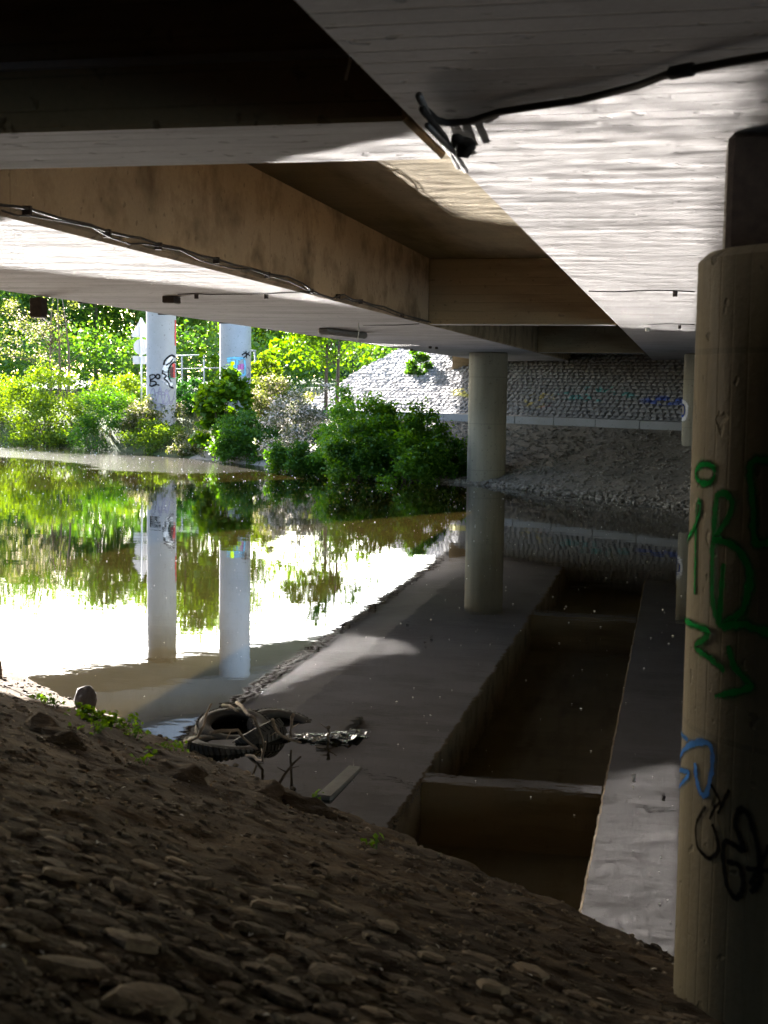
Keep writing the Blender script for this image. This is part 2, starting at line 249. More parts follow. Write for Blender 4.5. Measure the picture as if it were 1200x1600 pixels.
PAINT = [(-.2, 40.6, 2.15, 1.1, .22, (.02, .08, .45), .47), (-2.6, 41.0, 2.35, 1.5, .25, (.08, .30, .30), .53), (-7.0, 43.6, 2.35, 1.1, .22, (.55, .50, .10), .50),
         (-7.5, 43.2, 2.05, .5, .2, (.55, .07, .15), .45), (-4.3, 42.3, 2.1, .6, .3, (.45, .35, .10), .52), (-3.9, 42.0, 1.85, .5, .15, (.5, .12, .16), .5)]
M['paving'] = stone_mat('embankment_stone', [(.21, .205, .21), (.25, .245, .25), (.30, .29, .29)], True, PAINT)
M['paving_one'] = stone_mat('embankment_stone_single', [(.21, .20, .203), (.25, .24, .242), (.30, .285, .288)], False, PAINT)
M['rubble'] = stone_mat('rubble_stone', [(.15, .138, .118), (.22, .203, .175), (.30, .275, .24)])
M['bankstone'] = stone_mat('bank_stone', [(.034, .024, .015), (.088, .062, .039), (.20, .148, .095)], False)
M['bankgravel'] = stone_mat('bank_gravel', [(.030, .021, .013), (.085, .060, .036), (.20, .155, .11)])
M['rock'] = stone_mat('dark_rock', [(.05, .045, .045), (.06, .05, .05), (.07, .06, .055)])

def water_mat():
    b = NB('murky_water')
    # calm mirror with slow swell, plus an area of wind ripples close to the far left bank
    n1 = b.noise((.55, 1.1, 1), sc=1.6, det=3, rough=.5)
    n2 = b.noise((1, 1.6, 1), sc=9, det=3, rough=.55, off=(2, 3, 0))
    sep = b.n('ShaderNodeSeparateXYZ'); b.l(b.pos(), sep.inputs[0])
    nn = b.math('ADD', b.math('MULTIPLY', sep.outputs[0], NV[0]), b.math('MULTIPLY', sep.outputs[1], NV[1]))
    tt = b.math('ADD', b.math('MULTIPLY', sep.outputs[0], TV[0]), b.math('MULTIPLY', sep.outputs[1], TV[1]))
    wob = b.math('MULTIPLY', b.math('SUBTRACT', b.noise(sc=.35, det=3), .5), 5.0)
    zone = b.math('MULTIPLY', b.rmap(b.math('ADD', nn, wob), 17.8, 18.5), b.rmap(b.math('ADD', tt, wob), -31.5, -33.0))
    rip = b.noise((1, 2.2, 1), sc=7.0, det=4, rough=.7, off=(5, 1, 0))
    h = b.math('ADD', b.math('MULTIPLY', n1, .35), b.math('MULTIPLY', n2, .035))
    h = b.math('ADD', h, b.math('MULTIPLY', b.math('MULTIPLY', rip, zone), .6))
    col = b.mix(b.rmap(b.noise(sc=.5, det=4), .3, .7), (.009, .006, .0014), (.0135, .009, .0026))
    rough = b.math('ADD', b.math('MULTIPLY', zone, .12), .012)
    nrm = b.bump(h, .075, .05)
    p = b.princ(col, rough, nrm, .5, IOR=1.40)
    g = b.n('ShaderNodeBsdfGlossy'); g.inputs['Color'].default_value = (.95, .95, .95, 1); b.l(rough, g.inputs['Roughness']); b.l(nrm, g.inputs['Normal'])
    mx = b.n('ShaderNodeMixShader'); mx.inputs[0].default_value = .115            # extra mirror reflection, added to brighten the sunlight bounced onto the soffits
    b.l(p.outputs[0], mx.inputs[1]); b.l(g.outputs[0], mx.inputs[2]); b.l(mx.outputs[0], b.out.inputs[0])
    return b.m
M['water'] = water_mat()

def leaf_mat(name, dark, light, trans=.45, white=None, wfrac=.2):
    b = NB(name); g = b.n('ShaderNodeNewGeometry')
    r = g.outputs['Random Per Island']
    big = b.noise(sc=.9, det=3)
    f = b.math('ADD', b.math('MULTIPLY', r, .6), b.math('MULTIPLY', b.rmap(big, .3, .7), .4))
    c = b.ramp(f, [(.1, dark), (.9, light)])
    if white: c = b.mix(b.math('LESS_THAN', b.math('FRACT', b.math('MULTIPLY', r, 37.3)), wfrac), c, white)
    d = b.n('ShaderNodeBsdfDiffuse'); tl = b.n('ShaderNodeBsdfTranslucent'); gl = b.n('ShaderNodeBsdfGlossy'); gl.inputs['Roughness'].default_value = .45
    hs = b.n('ShaderNodeHueSaturation'); hs.inputs['Hue'].default_value = .475; hs.inputs['Saturation'].default_value = 1.15; hs.inputs['Value'].default_value = 1.25
    b.l(c, hs.inputs['Color']); b.l(c, d.inputs[0]); b.l(hs.outputs[0], tl.inputs[0])
    m1 = b.n('ShaderNodeMixShader'); m1.inputs[0].default_value = trans
    b.l(d.outputs[0], m1.inputs[1]); b.l(tl.outputs[0], m1.inputs[2])
    m2 = b.n('ShaderNodeMixShader'); m2.inputs[0].default_value = .02
    b.l(m1.outputs[0], m2.inputs[1]); b.l(gl.outputs[0], m2.inputs[2]); b.l(m2.outputs[0], b.out.inputs[0])
    return b.m
M['leaf_dark'] = leaf_mat('leaf_dark', (0.01, 0.05, 0.01), (0.03, 0.105, 0.014), 0.4)
M['leaf_mid'] = leaf_mat('leaf_mid', (0.022, 0.085, 0.01), (0.065, 0.155, 0.018), 0.46)
M['leaf_light'] = leaf_mat('leaf_light', (0.055, 0.115, 0.012), (0.125, 0.2, 0.026), 0.5)
M['leaf_bright'] = leaf_mat('leaf_bright', (0.04, 0.11, 0.005), (0.085, 0.19, 0.01), 0.55)
M['leaf_pale'] = leaf_mat('leaf_pale', (0.06, 0.085, 0.018), (0.125, 0.15, 0.035), 0.42, (.32, .29, .20), .25)
M['leaf_white'] = leaf_mat('leaf_white', (.07, .09, .045), (.14, .15, .08), .35, (.45, .42, .38), .38)
M['leaf_lush'] = leaf_mat('leaf_lush', (.028, .115, .012), (.135, .300, .030), .52)
M['leaf_tree'] = leaf_mat('leaf_tree', (0.022, 0.075, 0.011), (0.065, 0.135, 0.02), 0.5)
M['leaf_tree2'] = leaf_mat('leaf_tree_light', (0.045, 0.105, 0.012), (0.1, 0.175, 0.024), 0.52)
M['leaf_conifer'] = leaf_mat('leaf_conifer', (.012, .035, .022), (.03, .065, .035), .2)
M['grass'] = leaf_mat('grass_blade', (.045, .060, .016), (.12, .12, .045), .4)
M['bark'] = plain('bark', (.10, .075, .055), .95, sc=30, bump=.5)
M['twig'] = plain('dry_twig', (.17, .13, .09), .9, sc=30)
M['metal'] = plain('galvanised_metal', (.42, .43, .44), .5, .6, .12)
M['oldmetal'] = plain('old_painted_metal', (.22, .23, .23), .7, .2, .15)
M['signback'] = plain('sign_back', (.46, .46, .47), .6, .2, .06)
M['darkmetal'] = plain('rusty_dark_metal', (.055, .040, .032), .75, .1, .3)
M['cable'] = plain('cable_black', (.03, .026, .024), .6, 0, .2)
M['hose'] = plain('grey_conduit', (.20, .19, .19), .45, .3, .3)
M['bar'] = plain('wet_concrete', (.055, .053, .05), .6, 0, .3)
M['rag'] = plain('dark_cloth', (.03, .027, .026), .95, 0, .4)
M['rubber'] = plain('tyre_rubber', (.024, .021, .018), .7, 0, .5, 11, .3, .3)
M['wood'] = plain('driftwood', (.12, .085, .06), .85, 0, .4, 15, .3, .4)
M['plastic'] = plain('wet_plastic', (.10, .10, .105), .10, 0, .8, 9, .6, .5)
M['lamp'] = plain('lamp_housing', (.22, .20, .18), .6, 0, .15)
M['seed'] = plain('seed_fluff', (.62, .60, .54), .9, 0, .1)
M['white_paint'] = plain('white_paint', (.72, .70, .70), .7, 0, .05)
PAINTS = dict(green=(.006, .13, .028), blue=(.05, .15, .36), black=(.008, .008, .009), pgreen=(.10, .30, .20), red=(.55, .10, .09), brown=(.10, .05, .05), lilac=(.28, .26, .34), sky=(.22, .55, .75), pink=(.60, .18, .42), navy=(.03, .06, .25), rose=(.62, .40, .42))

def spray(name, col):
    b = NB(name); at = b.n('ShaderNodeAttribute', attribute_name='core')
    n1 = b.noise(sc=26, det=5, rough=.7); n2 = b.noise((1, 1, .5), sc=5, det=3, off=(3, 3, 3))
    a = b.math('ADD', at.outputs['Fac'], b.math('ADD', b.math('MULTIPLY', b.math('SUBTRACT', n1, .5), 1.1), b.math('MULTIPLY', b.math('SUBTRACT', n2, .5), .7)))
    al = b.math('MULTIPLY', b.rmap(a, .08, .62), .92)
    d = b.n('ShaderNodeBsdfDiffuse'); b.l(b.mix(b.rmap(n2, .3, .7), tuple(k*.75 for k in col), tuple(min(1, k*1.2) for k in col)), d.inputs[0])
    tr = b.n('ShaderNodeBsdfTransparent'); mx = b.n('ShaderNodeMixShader'); b.l(al, mx.inputs[0]); b.l(tr.outputs[0], mx.inputs[1]); b.l(d.outputs[0], mx.inputs[2])
    b.l(mx.outputs[0], b.out.inputs[0]); return b.m
for k, c in PAINTS.items(): M['p_'+k] = spray('spray_paint_'+k, c)
M['p_white'] = spray('spray_paint_white', (.70, .69, .70))

# ---------------------------------------------------------------- mesh helpers
def mesh(name, v, f, mats, smooth=False, midx=None):
    me = bpy.data.meshes.new(name)
    me.from_pydata([tuple(map(float, p)) for p in v] if not isinstance(v, np.ndarray) else v.tolist(), [], f if isinstance(f, list) else f.tolist())
    for m in (mats if isinstance(mats, (list, tuple)) else [mats]): me.materials.append(m)
    if midx is not None: me.polygons.foreach_set('material_index', midx)
    if smooth: me.polygons.foreach_set('use_smooth', [True]*len(me.polygons))
    me.update(); return me
def quads_mesh(name, V, k, mat, smooth=False):
    """V: (N*k,3) array of separate k-gons, built fast"""
    n = len(V)//k
    me = bpy.data.meshes.new(name)
    me.vertices.add(len(V)); me.vertices.foreach_set('co', V.astype(np.float32).ravel())
    me.loops.add(len(V)); me.loops.foreach_set('vertex_index', np.arange(len(V), dtype=np.int32))
    me.polygons.add(n); me.polygons.foreach_set('loop_start', np.arange(0, len(V), k, dtype=np.int32))
    me.materials.append(mat); me.update(calc_edges=True)
    if smooth: me.polygons.foreach_set('use_smooth', [True]*n)
    return me
def obj(name, me, parent=None, loc=None, rot=None, kind=None):
    o = bpy.data.objects.new(name, me); C.objects.link(o)
    if parent: o.parent = parent
    if loc is not None: o.location = loc
    if rot is not None: o.rotation_euler = rot
    if kind: o['kind'] = kind
    return o
def tag(o, label=None, cat=None, group=None, kind=None):
    if label: o['label'] = label
    if cat: o['category'] = cat
    if group: o['group'] = group
    if kind: o['kind'] = kind
    return o
def thing(name, label, cat, loc=(0, 0, 0), rz=0, group=None):
    o = obj(name, None, None, loc, (0, 0, rz)); return tag(o, label, cat, group)
class MB:
    def __init__(s): s.v = []; s.f = []
    def add(s, v, f):
        k = len(s.v); s.v += [tuple(p) for p in v]; s.f += [tuple(i+k for i in q) for q in f]; return s
    def box(s, x0, x1, y0, y1, z0, z1, ch=0.0):
        if ch <= 0:
            v = [(x, y, z) for x in (x0, x1) for y in (y0, y1) for z in (z0, z1)]
            return s.add(v, [(0, 1, 3, 2), (4, 6, 7, 5), (0, 4, 5, 1), (2, 3, 7, 6), (0, 2, 6, 4), (1, 5, 7, 3)])
        cx, cyy, cz = (x0+x1)/2, (y0+y1)/2, (z0+z1)/2; hx, hy, hz = (x1-x0)/2, (y1-y0)/2, (z1-z0)/2
        import bmesh
        bm = bmesh.new(); bmesh.ops.create_cube(bm, size=2)
        for p in bm.verts: p.co = Vector((cx+p.co.x*hx, cyy+p.co.y*hy, cz+p.co.z*hz))
        bmesh.ops.bevel(bm, geom=bm.edges[:], offset=ch, segments=1, affect='EDGES')
        bm.verts.index_update()
        s.add([p.co[:] for p in bm.verts], [[q.index for q in f.verts] for f in bm.faces]); bm.free(); return s
    def tube(s, pts, rad, n=8, cap=True):
        pts = [Vector(p) for p in pts]
        rad = rad if isinstance(rad, (list, tuple)) else [rad]*len(pts)
        k0 = len(s.v); up = None
        for i, p in enumerate(pts):
            d = (pts[min(i+1, len(pts)-1)] - pts[max(i-1, 0)]).normalized()
            if up is None: up = Vector((0, 0, 1)) if abs(d.z) < .9 else Vector((1, 0, 0))
            a = d.cross(up).normalized(); bb = a.cross(d).normalized(); up = bb
            for j in range(n):
                th = 2*math.pi*j/n; s.v.append(tuple(p + (a*math.cos(th) + bb*math.sin(th))*rad[i]))
        for i in range(len(pts)-1):
            for j in range(n):
                q = k0+i*n; s.f.append((q+j, q+(j+1) % n, q+n+(j+1) % n, q+n+j))
        if cap:
            s.f.append(tuple(k0+j for j in range(n))[::-1]); s.f.append(tuple(k0+(len(pts)-1)*n+j for j in range(n)))
        return s
    def lathe(s, prof, n=32, close=False):
        k0 = len(s.v)
        for (r, z) in prof:
            for j in range(n):
                th = 2*math.pi*j/n; s.v.append((r*math.cos(th), r*math.sin(th), z))
        L = len(prof)
        for i in range(L if close else L-1):
            for j in range(n):
                a = k0+i*n; c = k0+((i+1) % L)*n
                s.f.append((a+j, a+(j+1) % n, c+(j+1) % n, c+j))
        return s
    def build(s, name, mat, parent=None, smooth=False, kind=None):
        return obj(name, mesh(name, s.v, s.f, mat, smooth), parent, kind=kind)
def fbm(x, y, z=0.0, o=4): return mnoise.fractal(Vector((x, y, z)), 1.0, 2.0, o)
def sm(a, b, x):
    t = min(1, max(0, (x-a)/(b-a))); return t*t*(3-2*t)

# ---------------------------------------------------------------- ground and water
WL = [(-300, 22), (-60, 21.6), (-52, 21.6), (-48, 23.0), (-38, 23.1), (-30.7, 22.7), (-28, 23.0), (-25.3, 23.45), (-18.3, 22.6), (-8, 22.2), (300, 22)]
def waterline(t):
    for (a, p), (b, q) in zip(WL, WL[1:]):
        if t <= b: return p+(q-p)*(t-a)/(b-a)
    return 22
def z_far(n, t):
    m = n - waterline(t)
    s = sm(-46, -37.5, t)                                       # 1 = paved embankment by the bridge, 0 = wild bank
    low = m*1.44/(28.1-waterline(t)) if m > 0 else m*.8
    za = min(low, 1.44)
    if n > 28.1: za = 1.44 + .02*(n-28.1)
    if n > 29.2: za = min(1.60+(n-29.2)*.53, 4.45)
    zb = m*.55 if m < 0 else 1.55*(1-math.exp(-m/1.3)) + .035*max(0, m-3)
    zb = min(zb, 3.2)
    z = za*s + zb*(1-s)
    if m > -.3:
        ro = (1-s)*.16 + s*(.055 if n < 28 else 0.0)
        z += ro*fbm(n*1.1, t*1.1, 3) * min(1, (m+.3))
    return z
def grid(name, ns, ts, zf, mats, smooth=True, kind='structure', mi=None):
    v = []; f = []; ids = []
    for i, n in enumerate(ns):
        for j, t in enumerate(ts):
            p = xy(n, t); v.append((p[0], p[1], zf(n, t)))
    J = len(ts)
    for i in range(len(ns)-1):
        for j in range(J-1):
            a = i*J+j; f.append((a, a+J, a+J+1, a+1))
            if mi: ids.append(mi((ns[i]+ns[i+1])/2, (ts[j]+ts[j+1])/2))
    return obj(name, mesh(name, v, f, mats, smooth, ids if mi else None), kind=kind)
ns = list(np.arange(20.5, 27.9, .22)) + [28.0, 28.1, 28.6, 29.2] + list(np.arange(29.5, 36, .35)) + list(np.arange(37, 60, 2.0)) + [70, 90, 130, 200, 400, 900]
ts = [-900, -300, -150, -110, -90] + list(np.arange(-80, -12, .4)) + [-10, -5, 0, 10, 30, 80, 200, 600]
far_bank = grid('far_bank', ns, ts, z_far, [M['farsoil'], M['grassland']], mi=lambda n, t: 0 if (t > -39 and n < 36) else 1)
far_bank['label'] = 'far river bank rising from the water to the paved slope'
def z_near(n, t):
    z = .37*(4.62-n)
    z = min(z, 4.45)
    if -3 < n < 6: z += .016*fbm(n*1.6, t*1.1, 1, 5) + .026*fbm(n*8, t*3.4, 4, 5) + .02*fbm(n*.4, t*.3, 9, 2)
    return z
nn_ = [-900, -200, -60, -20, -9, -7, -5, -3] + list(np.arange(-1.5, 5.6, .035)) + [6.2, 7.0]
tt_ = [-900, -200, -60, -25, -18] + list(np.arange(-14.5, -6, .07)) + list(np.arange(-6, -.5, .04)) + list(np.arange(-.4, 3.5, .2)) + [5, 9, 20, 60, 300, 900]
near_bank = grid('near_bank', nn_, tt_, z_near, M['soil'])
near_bank['label'] = 'near river bank of dirt covered stones sloping down to the water'
wv = []; wn_ = [3.2, 10, 17, 24.6]; wt = [-900, -120, -60, -30, 0, 30, 120, 900]
water = grid('water', wn_, wt, lambda n, t: 0.0, M['water'], False)
water['label'] = 'calm murky brown river under and beside the bridge'

# ---------------------------------------------------------------- the bridge overhead
ZS, ZD = 3.4, 4.35
YA, YB = -14.0, 47.2
bridge = thing('road_bridge', 'concrete girder bridge overhead spanning the river with deep dark recesses', 'bridge')
def girder(x0, x1):
    c = .03
    prof = [(x0, ZD), (x0, ZS+c), (x0+c, ZS), (x1-c, ZS), (x1, ZS+c), (x1, ZD)]
    v = []; f = []; mi = []
    for y in (YA, YB): v += [(x, y, z) for x, z in prof]
    for i in range(5): f.append((i, i+1, i+7, i+6)); mi.append(1 if i == 2 else 0)
    f += [(5, 4, 3, 2, 1, 0), (6, 7, 8, 9, 10, 11), (0, 6, 11, 5)]; mi += [0, 0, 0]
    return obj('girder', mesh('girder', v, f, [M['side'], M['soffit']], False, mi), bridge)
GX = [(-6.70, -3.65), (-.95, 2.05), (4.75, 7.75), (10.45, 13.45), (16.15, 19.15), (21.85, 24.85)]  # unseen girders past the second, and the wider deck, added to block side light
for a, b in GX: girder(a, b)
MB().box(-6.75, 27.5, YA-.2, 60, ZD+.002, ZD+.32).build('deck', M['deck'], bridge)
cv = [(-6.703, 3.425), (-8.65, 3.80), (-8.65, ZD+.62), (-8.42, ZD+.62), (-8.42, ZD+.318), (-6.752, ZD+.318), (-6.752, ZD+.001), (-6.703, ZD+.001)]
K = len(cv); v = [(x, y, z) for y in (YA, 60) for x, z in cv]
f = [(i, (i+1) % K, K+(i+1) % K, K+i) for i in range(K)] + [tuple(range(K))[::-1], tuple(range(K, 2*K))]
obj('cantilever', mesh('cantilever', v, f, [M['soffit'], M['kerb']], False, [0, 1, 1, 1, 1, 1, 1, 1, 1, 1]), bridge)
MB().box(27.503, 27.73, YA-.2, 60, ZD-.10, ZD+.62, .02).build('fascia', M['kerb'], bridge)
def diaphragm(y0, y1, cells, ledge=False):
    for x0, x1 in cells:
        o = MB().box(x0+.003, x1-.003, y0, y1, ZS+.004, ZD-.003, .015).build('diaphragm', M['diaph'], bridge)
        o.data.materials.append(M['soffit'])
        for p in o.data.polygons:
            if p.normal.z < -.9: p.material_index = 1
        if ledge: MB().box(x0+.02, x1-.02, y0-.035, y0-.002, ZS+.22, ZS+.245).build('ledge', M['soffit'], o)
cells = [(GX[k][1], GX[k+1][0]) for k in range(5)]
diaphragm(4.6, 5.4, cells, True); diaphragm(19.42, 19.8, cells); diaphragm(34.6, 35.3, cells)
diaphragm(-9.5, -9.1, cells)
MB().box(-8.0, 27.4, 47.4, 47.9, 1.5, ZD-.003).build('abutment_wall', M['diaph'], bridge)
for x in (-8.42, -8.16):
    z = 3.425+(-6.703-x)*.1926-.07
    MB().tube([(x, YA, z+.01), (x, 20, z), (x, YB, z+.01)], .035, 8).build('pipe', M['darkmetal'], bridge, True)
for k, y in enumerate(np.arange(-12, 47, 3.0)): MB().box(-8.46, -8.10, y-.02, y+.02, 3.615, 3.70).build('pipe_bracket', M['darkmetal'], bridge)
for y in np.arange(-12, 58, 2.5): MB().box(-8.58, -8.52, y-.03, y+.03, ZD+.62, ZD+1.5).build('railing_post', M['metal'], bridge)
for z in (1.05, 1.5): MB().box(-8.575, -8.525, YA, 60, ZD+z, ZD+z+.05).build('rail', M['metal'], bridge)

def pillar(c, r, z0, z1, mat, label, n=56, bearing=None, flare=0):
    t = thing('bridge_pillar', label, 'pillar', (c[0], c[1], 0), 0, 'round concrete bridge pillars')
    prof = [(0, z0), (r, z0)] + [(r, z0+(z1-z0)*k/8) for k in range(1, 8)] + [(r, z1-.03), (r-.03, z1), (0, z1)]
    m = MB().lathe(prof, n); o = m.build('shaft', mat, t, True)
    for p in o.data.polygons:
        if abs(p.normal.z) > .6: p.use_smooth = False
    if bearing: MB().box(-bearing[0], bearing[0], bearing[3]-bearing[1], bearing[3]+bearing[1], z1+.002, bearing[2], .02).build('bearing_block', M['darkmetal'], t)
    return t
def graffiti(p, r, strokes, mat, off=.004, name='graffiti'):
    """sprayed strokes: thin ribbons following the round shaft, each a few mm proud"""
    mb = MB()
    for k, (wd, pts) in enumerate(strokes):
        th = np.unwrap([a for a, z in pts]); zz = [z for a, z in pts]
        P = [(th[i]*r, zz[i]) for i in range(len(pts))]
        # Catmull-Rom through the points
        Q = []
        for i in range(len(P)-1):
            p0 = P[max(i-1, 0)]; p1 = P[i]; p2 = P[i+1]; p3 = P[min(i+2, len(P)-1)]
            for s in range(6):
                u = s/6
                Q.append(tuple(.5*((2*p1[d]) + (-p0[d]+p2[d])*u + (2*p0[d]-5*p1[d]+4*p2[d]-p3[d])*u*u + (-p0[d]+3*p1[d]-3*p2[d]+p3[d])*u**3) for d in (0, 1)))
        Q.append(P[-1]); v = []
        rr = r + off + .0006*k
        for i, q in enumerate(Q):
            a = Q[max(i-1, 0)]; b = Q[min(i+1, len(Q)-1)]
            dx, dz = b[0]-a[0], b[1]-a[1]; L = math.hypot(dx, dz) or 1
            e = min(i, len(Q)-1-i); ww = wd*.82*(.75 if e == 0 else 1)*(1+.12*math.sin(i*1.7+k))
            for s in (-1, 0, 1):
                th_ = (q[0]-dz/L*ww*s)/r; zq = q[1]+dx/L*ww*s
                v.append((rr*math.cos(th_), rr*math.sin(th_), zq))
        f = []
        for i in range(len(Q)-1):
            for s in (0, 1): f.append((i*3+s, i*3+s+3, i*3+s+4, i*3+s+1))
        mb.add(v, f)
    o = mb.build(name, mat, p, True)
    at = o.data.attributes.new('core', 'FLOAT', 'POINT'); at.data.foreach_set('value', [1.0 if i % 3 == 1 else 0.0 for i in range(len(mb.v))])
    return o
D = DATA
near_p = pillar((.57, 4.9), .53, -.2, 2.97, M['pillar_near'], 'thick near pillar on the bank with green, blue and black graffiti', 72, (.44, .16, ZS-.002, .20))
graffiti(near_p, .53, D['green'], M['p_green'], .003); graffiti(near_p, .53, D['blue'], M['p_blue'], .003); graffiti(near_p, .53, D['black'], M['p_black'], .003)
far_p = pillar((-4.93, 34.8), .5, -.6, ZS-.006, M['pillar'], 'bare grey pillar standing at the water edge under the left girder')
right_p = pillar((.55, 34.8), .53, .6, ZS-.006, M['pillar'], 'far pillar with a white and blue tag, mostly hidden behind the near pillar')
graffiti(right_p, .53, D['c2white'], M['p_white']); graffiti(right_p, .53, D['c2blue'], M['p_navy'], .012)

# second, higher road bridge to the left; only its pillars and mirror image show
b2 = thing('second_bridge', 'higher concrete road bridge crossing at an angle, mirrored in the river', 'bridge')
dv = Vector((.61, .79, 0)).normalized(); nv = Vector((dv.y, -dv.x, 0)); A2 = Vector((-22.2, 42.8, 0))
def b2prism(prof, name, mat):
    v = []; f = []; K = len(prof)
    for s in (-95, 140):
        for q, z in prof:
            p = A2 + dv*s + nv*q; v.append((p.x, p.y, z))
    for i in range(K): f.append((i, (i+1) % K, K+(i+1) % K, K+i))
    f += [tuple(range(K))[::-1], tuple(range(K, 2*K))]
    return obj(name, mesh(name, v, f, mat), b2)
b2prism([(0, 7.8), (4.2, 7.8), (5.0, 8.7), (0, 8.7)], 'girder', M['b2'])
def b2slab(edge0, edge1, z0, z1, name):
    # plan outline between two edges given as (along, across) points
    o_ = list(edge0) + list(edge1)[::-1]; K = len(o_); P = [A2 + dv*s + nv*q for s, q in o_]
    v = [(p.x, p.y, z0) for p in P] + [(p.x, p.y, z1) for p in P]
    f = [tuple(range(K)), tuple(range(K, 2*K))[::-1]] + [(i, K+i, K+(i+1) % K, (i+1) % K) for i in range(K)]
    return obj(name, mesh(name, v, f, M['b2']), b2)
NE = [(-95, 16.0), (-22, 12.5), (-7, 8.2), (-3.5, 6.5), (2, 6.1), (140, 6.1)]          # unseen near edge, shaped so its shadow ends the sunlit water
b2slab([(s, -.02) for s, q in NE], NE, 8.702, 9.05, 'deck')
b2slab([(s, q+.002) for s, q in NE], [(s, q+.2) for s, q in NE], 8.6, 9.35, 'fascia')
b2slab([(s, -.25) for s, q in NE], [(s, -.022) for s, q in NE], 8.5, 9.35, 'fascia')
pl1 = pillar(D['P1'][0], .54, .0, 7.79, M['pale'], 'tall pale pillar with a colourful graffiti figure and black tag, beside the road sign', 40)
pl2 = pillar(D['P2'][0], .54, .0, 7.79, M['pale'], 'tall pale pillar with light blue lettering behind the bright leafy bush', 40)
for key, mat, off in (('p1grey', 'lilac', .010), ('p1white', None, .008), ('p1green', 'pgreen', .014), ('p1red', 'red', .012), ('p1brown', 'brown', .018), ('p1black', 'black', .022)):
    graffiti(pl1, .54, D[key], M['p_'+mat] if mat else M['p_white'], off)
for key, mat, off in (('p2blue', 'sky', .010), ('p2pink', 'pink', .014), ('p2grey', 'lilac', .010), ('p2black', 'black', .014)):
    graffiti(pl2, .54, D[key], M['p_'+mat], off)

# ---------------------------------------------------------------- fittings on the concrete
rnd = random.Random(4)
cb = thing('cable', 'thin black cable clipped in sagging loops along the brown side of the left girder', 'cable')
pts = D['sidecable']
MB().tube(pts, .009, 6).build('strand', M['cable'], cb, True)
MB().tube([(p[0]+.012, p[1], p[2]-.03-.02*math.sin(i*1.3)) for i, p in enumerate(pts)], .006, 6).build('strand', M['cable'], cb, True)
for p in pts[2::3]: MB().box(p[0]-.035, p[0]+.014, p[1]-.012, p[1]+.012, p[2]-.035, p[2]+.016).build('clip', M['darkmetal'], cb)
sc_ = thing('cable', 'thick cable running across the soffit at upper right with a dark sleeve', 'cable')
MB().tube(D['soffitcable'], .012, 8).build('sheath', M['cable'], sc_, True)
q = D['soffitcable']; MB().tube([q[8], ((q[8][0]+q[9][0])/2, (q[8][1]+q[9][1])/2, q[8][2]), q[9]], .019, 10).build('sleeve', M['rag'], sc_, True)
hs = thing('conduit', 'bunch of grey conduits bent over the soffit edge below the dark recess', 'conduit')
for k, h in enumerate(D['hose']): MB().tube([(p[0], p[1], p[2]-.02*k) for p in h], [.013, .012, .010][k], 8).build('conduit_pipe', M['hose'] if k != 1 else M['cable'], hs, True)
def blob(r, seed, sx=1, sy=1, sz=1, rough=.35, rings=5, seg=9):
    v = [(0, 0, -1)]; f = []
    for i in range(1, rings):
        a = math.pi*i/rings
        for j in range(seg):
            b_ = 2*math.pi*j/seg; p = (math.sin(a)*math.cos(b_), math.sin(a)*math.sin(b_), -math.cos(a))
            k = 1+rough*mnoise.noise(Vector((p[0]*1.3+seed*7.1, p[1]*1.3, p[2]*1.3)))*1.4; v.append((p[0]*k, p[1]*k, p[2]*k))
    v.append((0, 0, 1)); L = len(v)-1
    for j in range(seg):
        f.append((0, 1+(j+1) % seg, 1+j)); f.append((L, L-seg+j, L-seg+(j+1) % seg))
        for i in range(rings-2):
            a = 1+i*seg; f.append((a+j, a+(j+1) % seg, a+seg+(j+1) % seg, a+seg+j))
    return [(x*r*sx, y*r*sy, z*r*sz) for x, y, z in v], f
vv, ff = blob(.026, 3, 1.0, 1.7, .8, .6, 8, 12); mb = MB()
p = D['rag'][0]; mb.add([(x*1.6+p[0], y*1.6+p[1], z*1.6+p[2]) for x, y, z in vv], ff)
tag(mb.build('rag', M['rag'], None, True), 'dark rag caught on the conduits at the soffit edge', 'rag')
lp = D['lampA'][0]
lt = thing('lamp', 'dark rusty box lamp hanging from the outer edge of the soffit at far left', 'lamp', (lp[0], lp[1], ZS))
MB().box(-.07, .07, -.07, .07, -.21, -.01, .008).build('housing', M['darkmetal'], lt); MB().box(-.02, .02, -.02, .02, -.012, -.001).build('bracket', M['darkmetal'], lt)
MB().box(-.055, .055, -.055, .055, -.222, -.212).build('glass', M['lamp'], lt)
bp = D['boxB']
jb = thing('junction_box', 'small brown junction box on the soffit with a short wire', 'box', (bp[0], bp[1], ZS))
MB().box(-.065, .065, -.10, .10, -.07, -.003, .006).build('case', M['darkmetal'], jb); MB().box(-.05, .05, -.085, .085, -.078, -.071).build('lid', M['lamp'], jb)
ta, tb = Vector(D['tubeC'][0]), Vector(D['tubeC'][1]); tc = (ta+tb)/2; ang = math.atan2((tb-ta).y, (tb-ta).x); L = (tb-ta).length
tl = thing('tube_lamp', 'long grey tube lamp fixed flat to the soffit beside a hanging string', 'lamp', (tc.x, tc.y, ZS), ang)
MB().box(-L/2, L/2, -.09, .09, -.09, -.003, .02).build('housing', M['lamp'], tl); MB().box(-L/2+.04, L/2-.04, -.06, .06, -.105, -.091).build('diffuser', M['lamp'], tl)
sp = D['string']
st = MB().tube([(sp[0], sp[1], ZS), (sp[0]+.01, sp[1], ZS-.12), (sp[0]-.005, sp[1], ZS-.2), (sp[0]+.005, sp[1], ZS-.27)], .008, 6).build('string', M['seed'], None, True)
tag(st, 'short pale string dangling from the soffit next to the tube lamp', 'string')
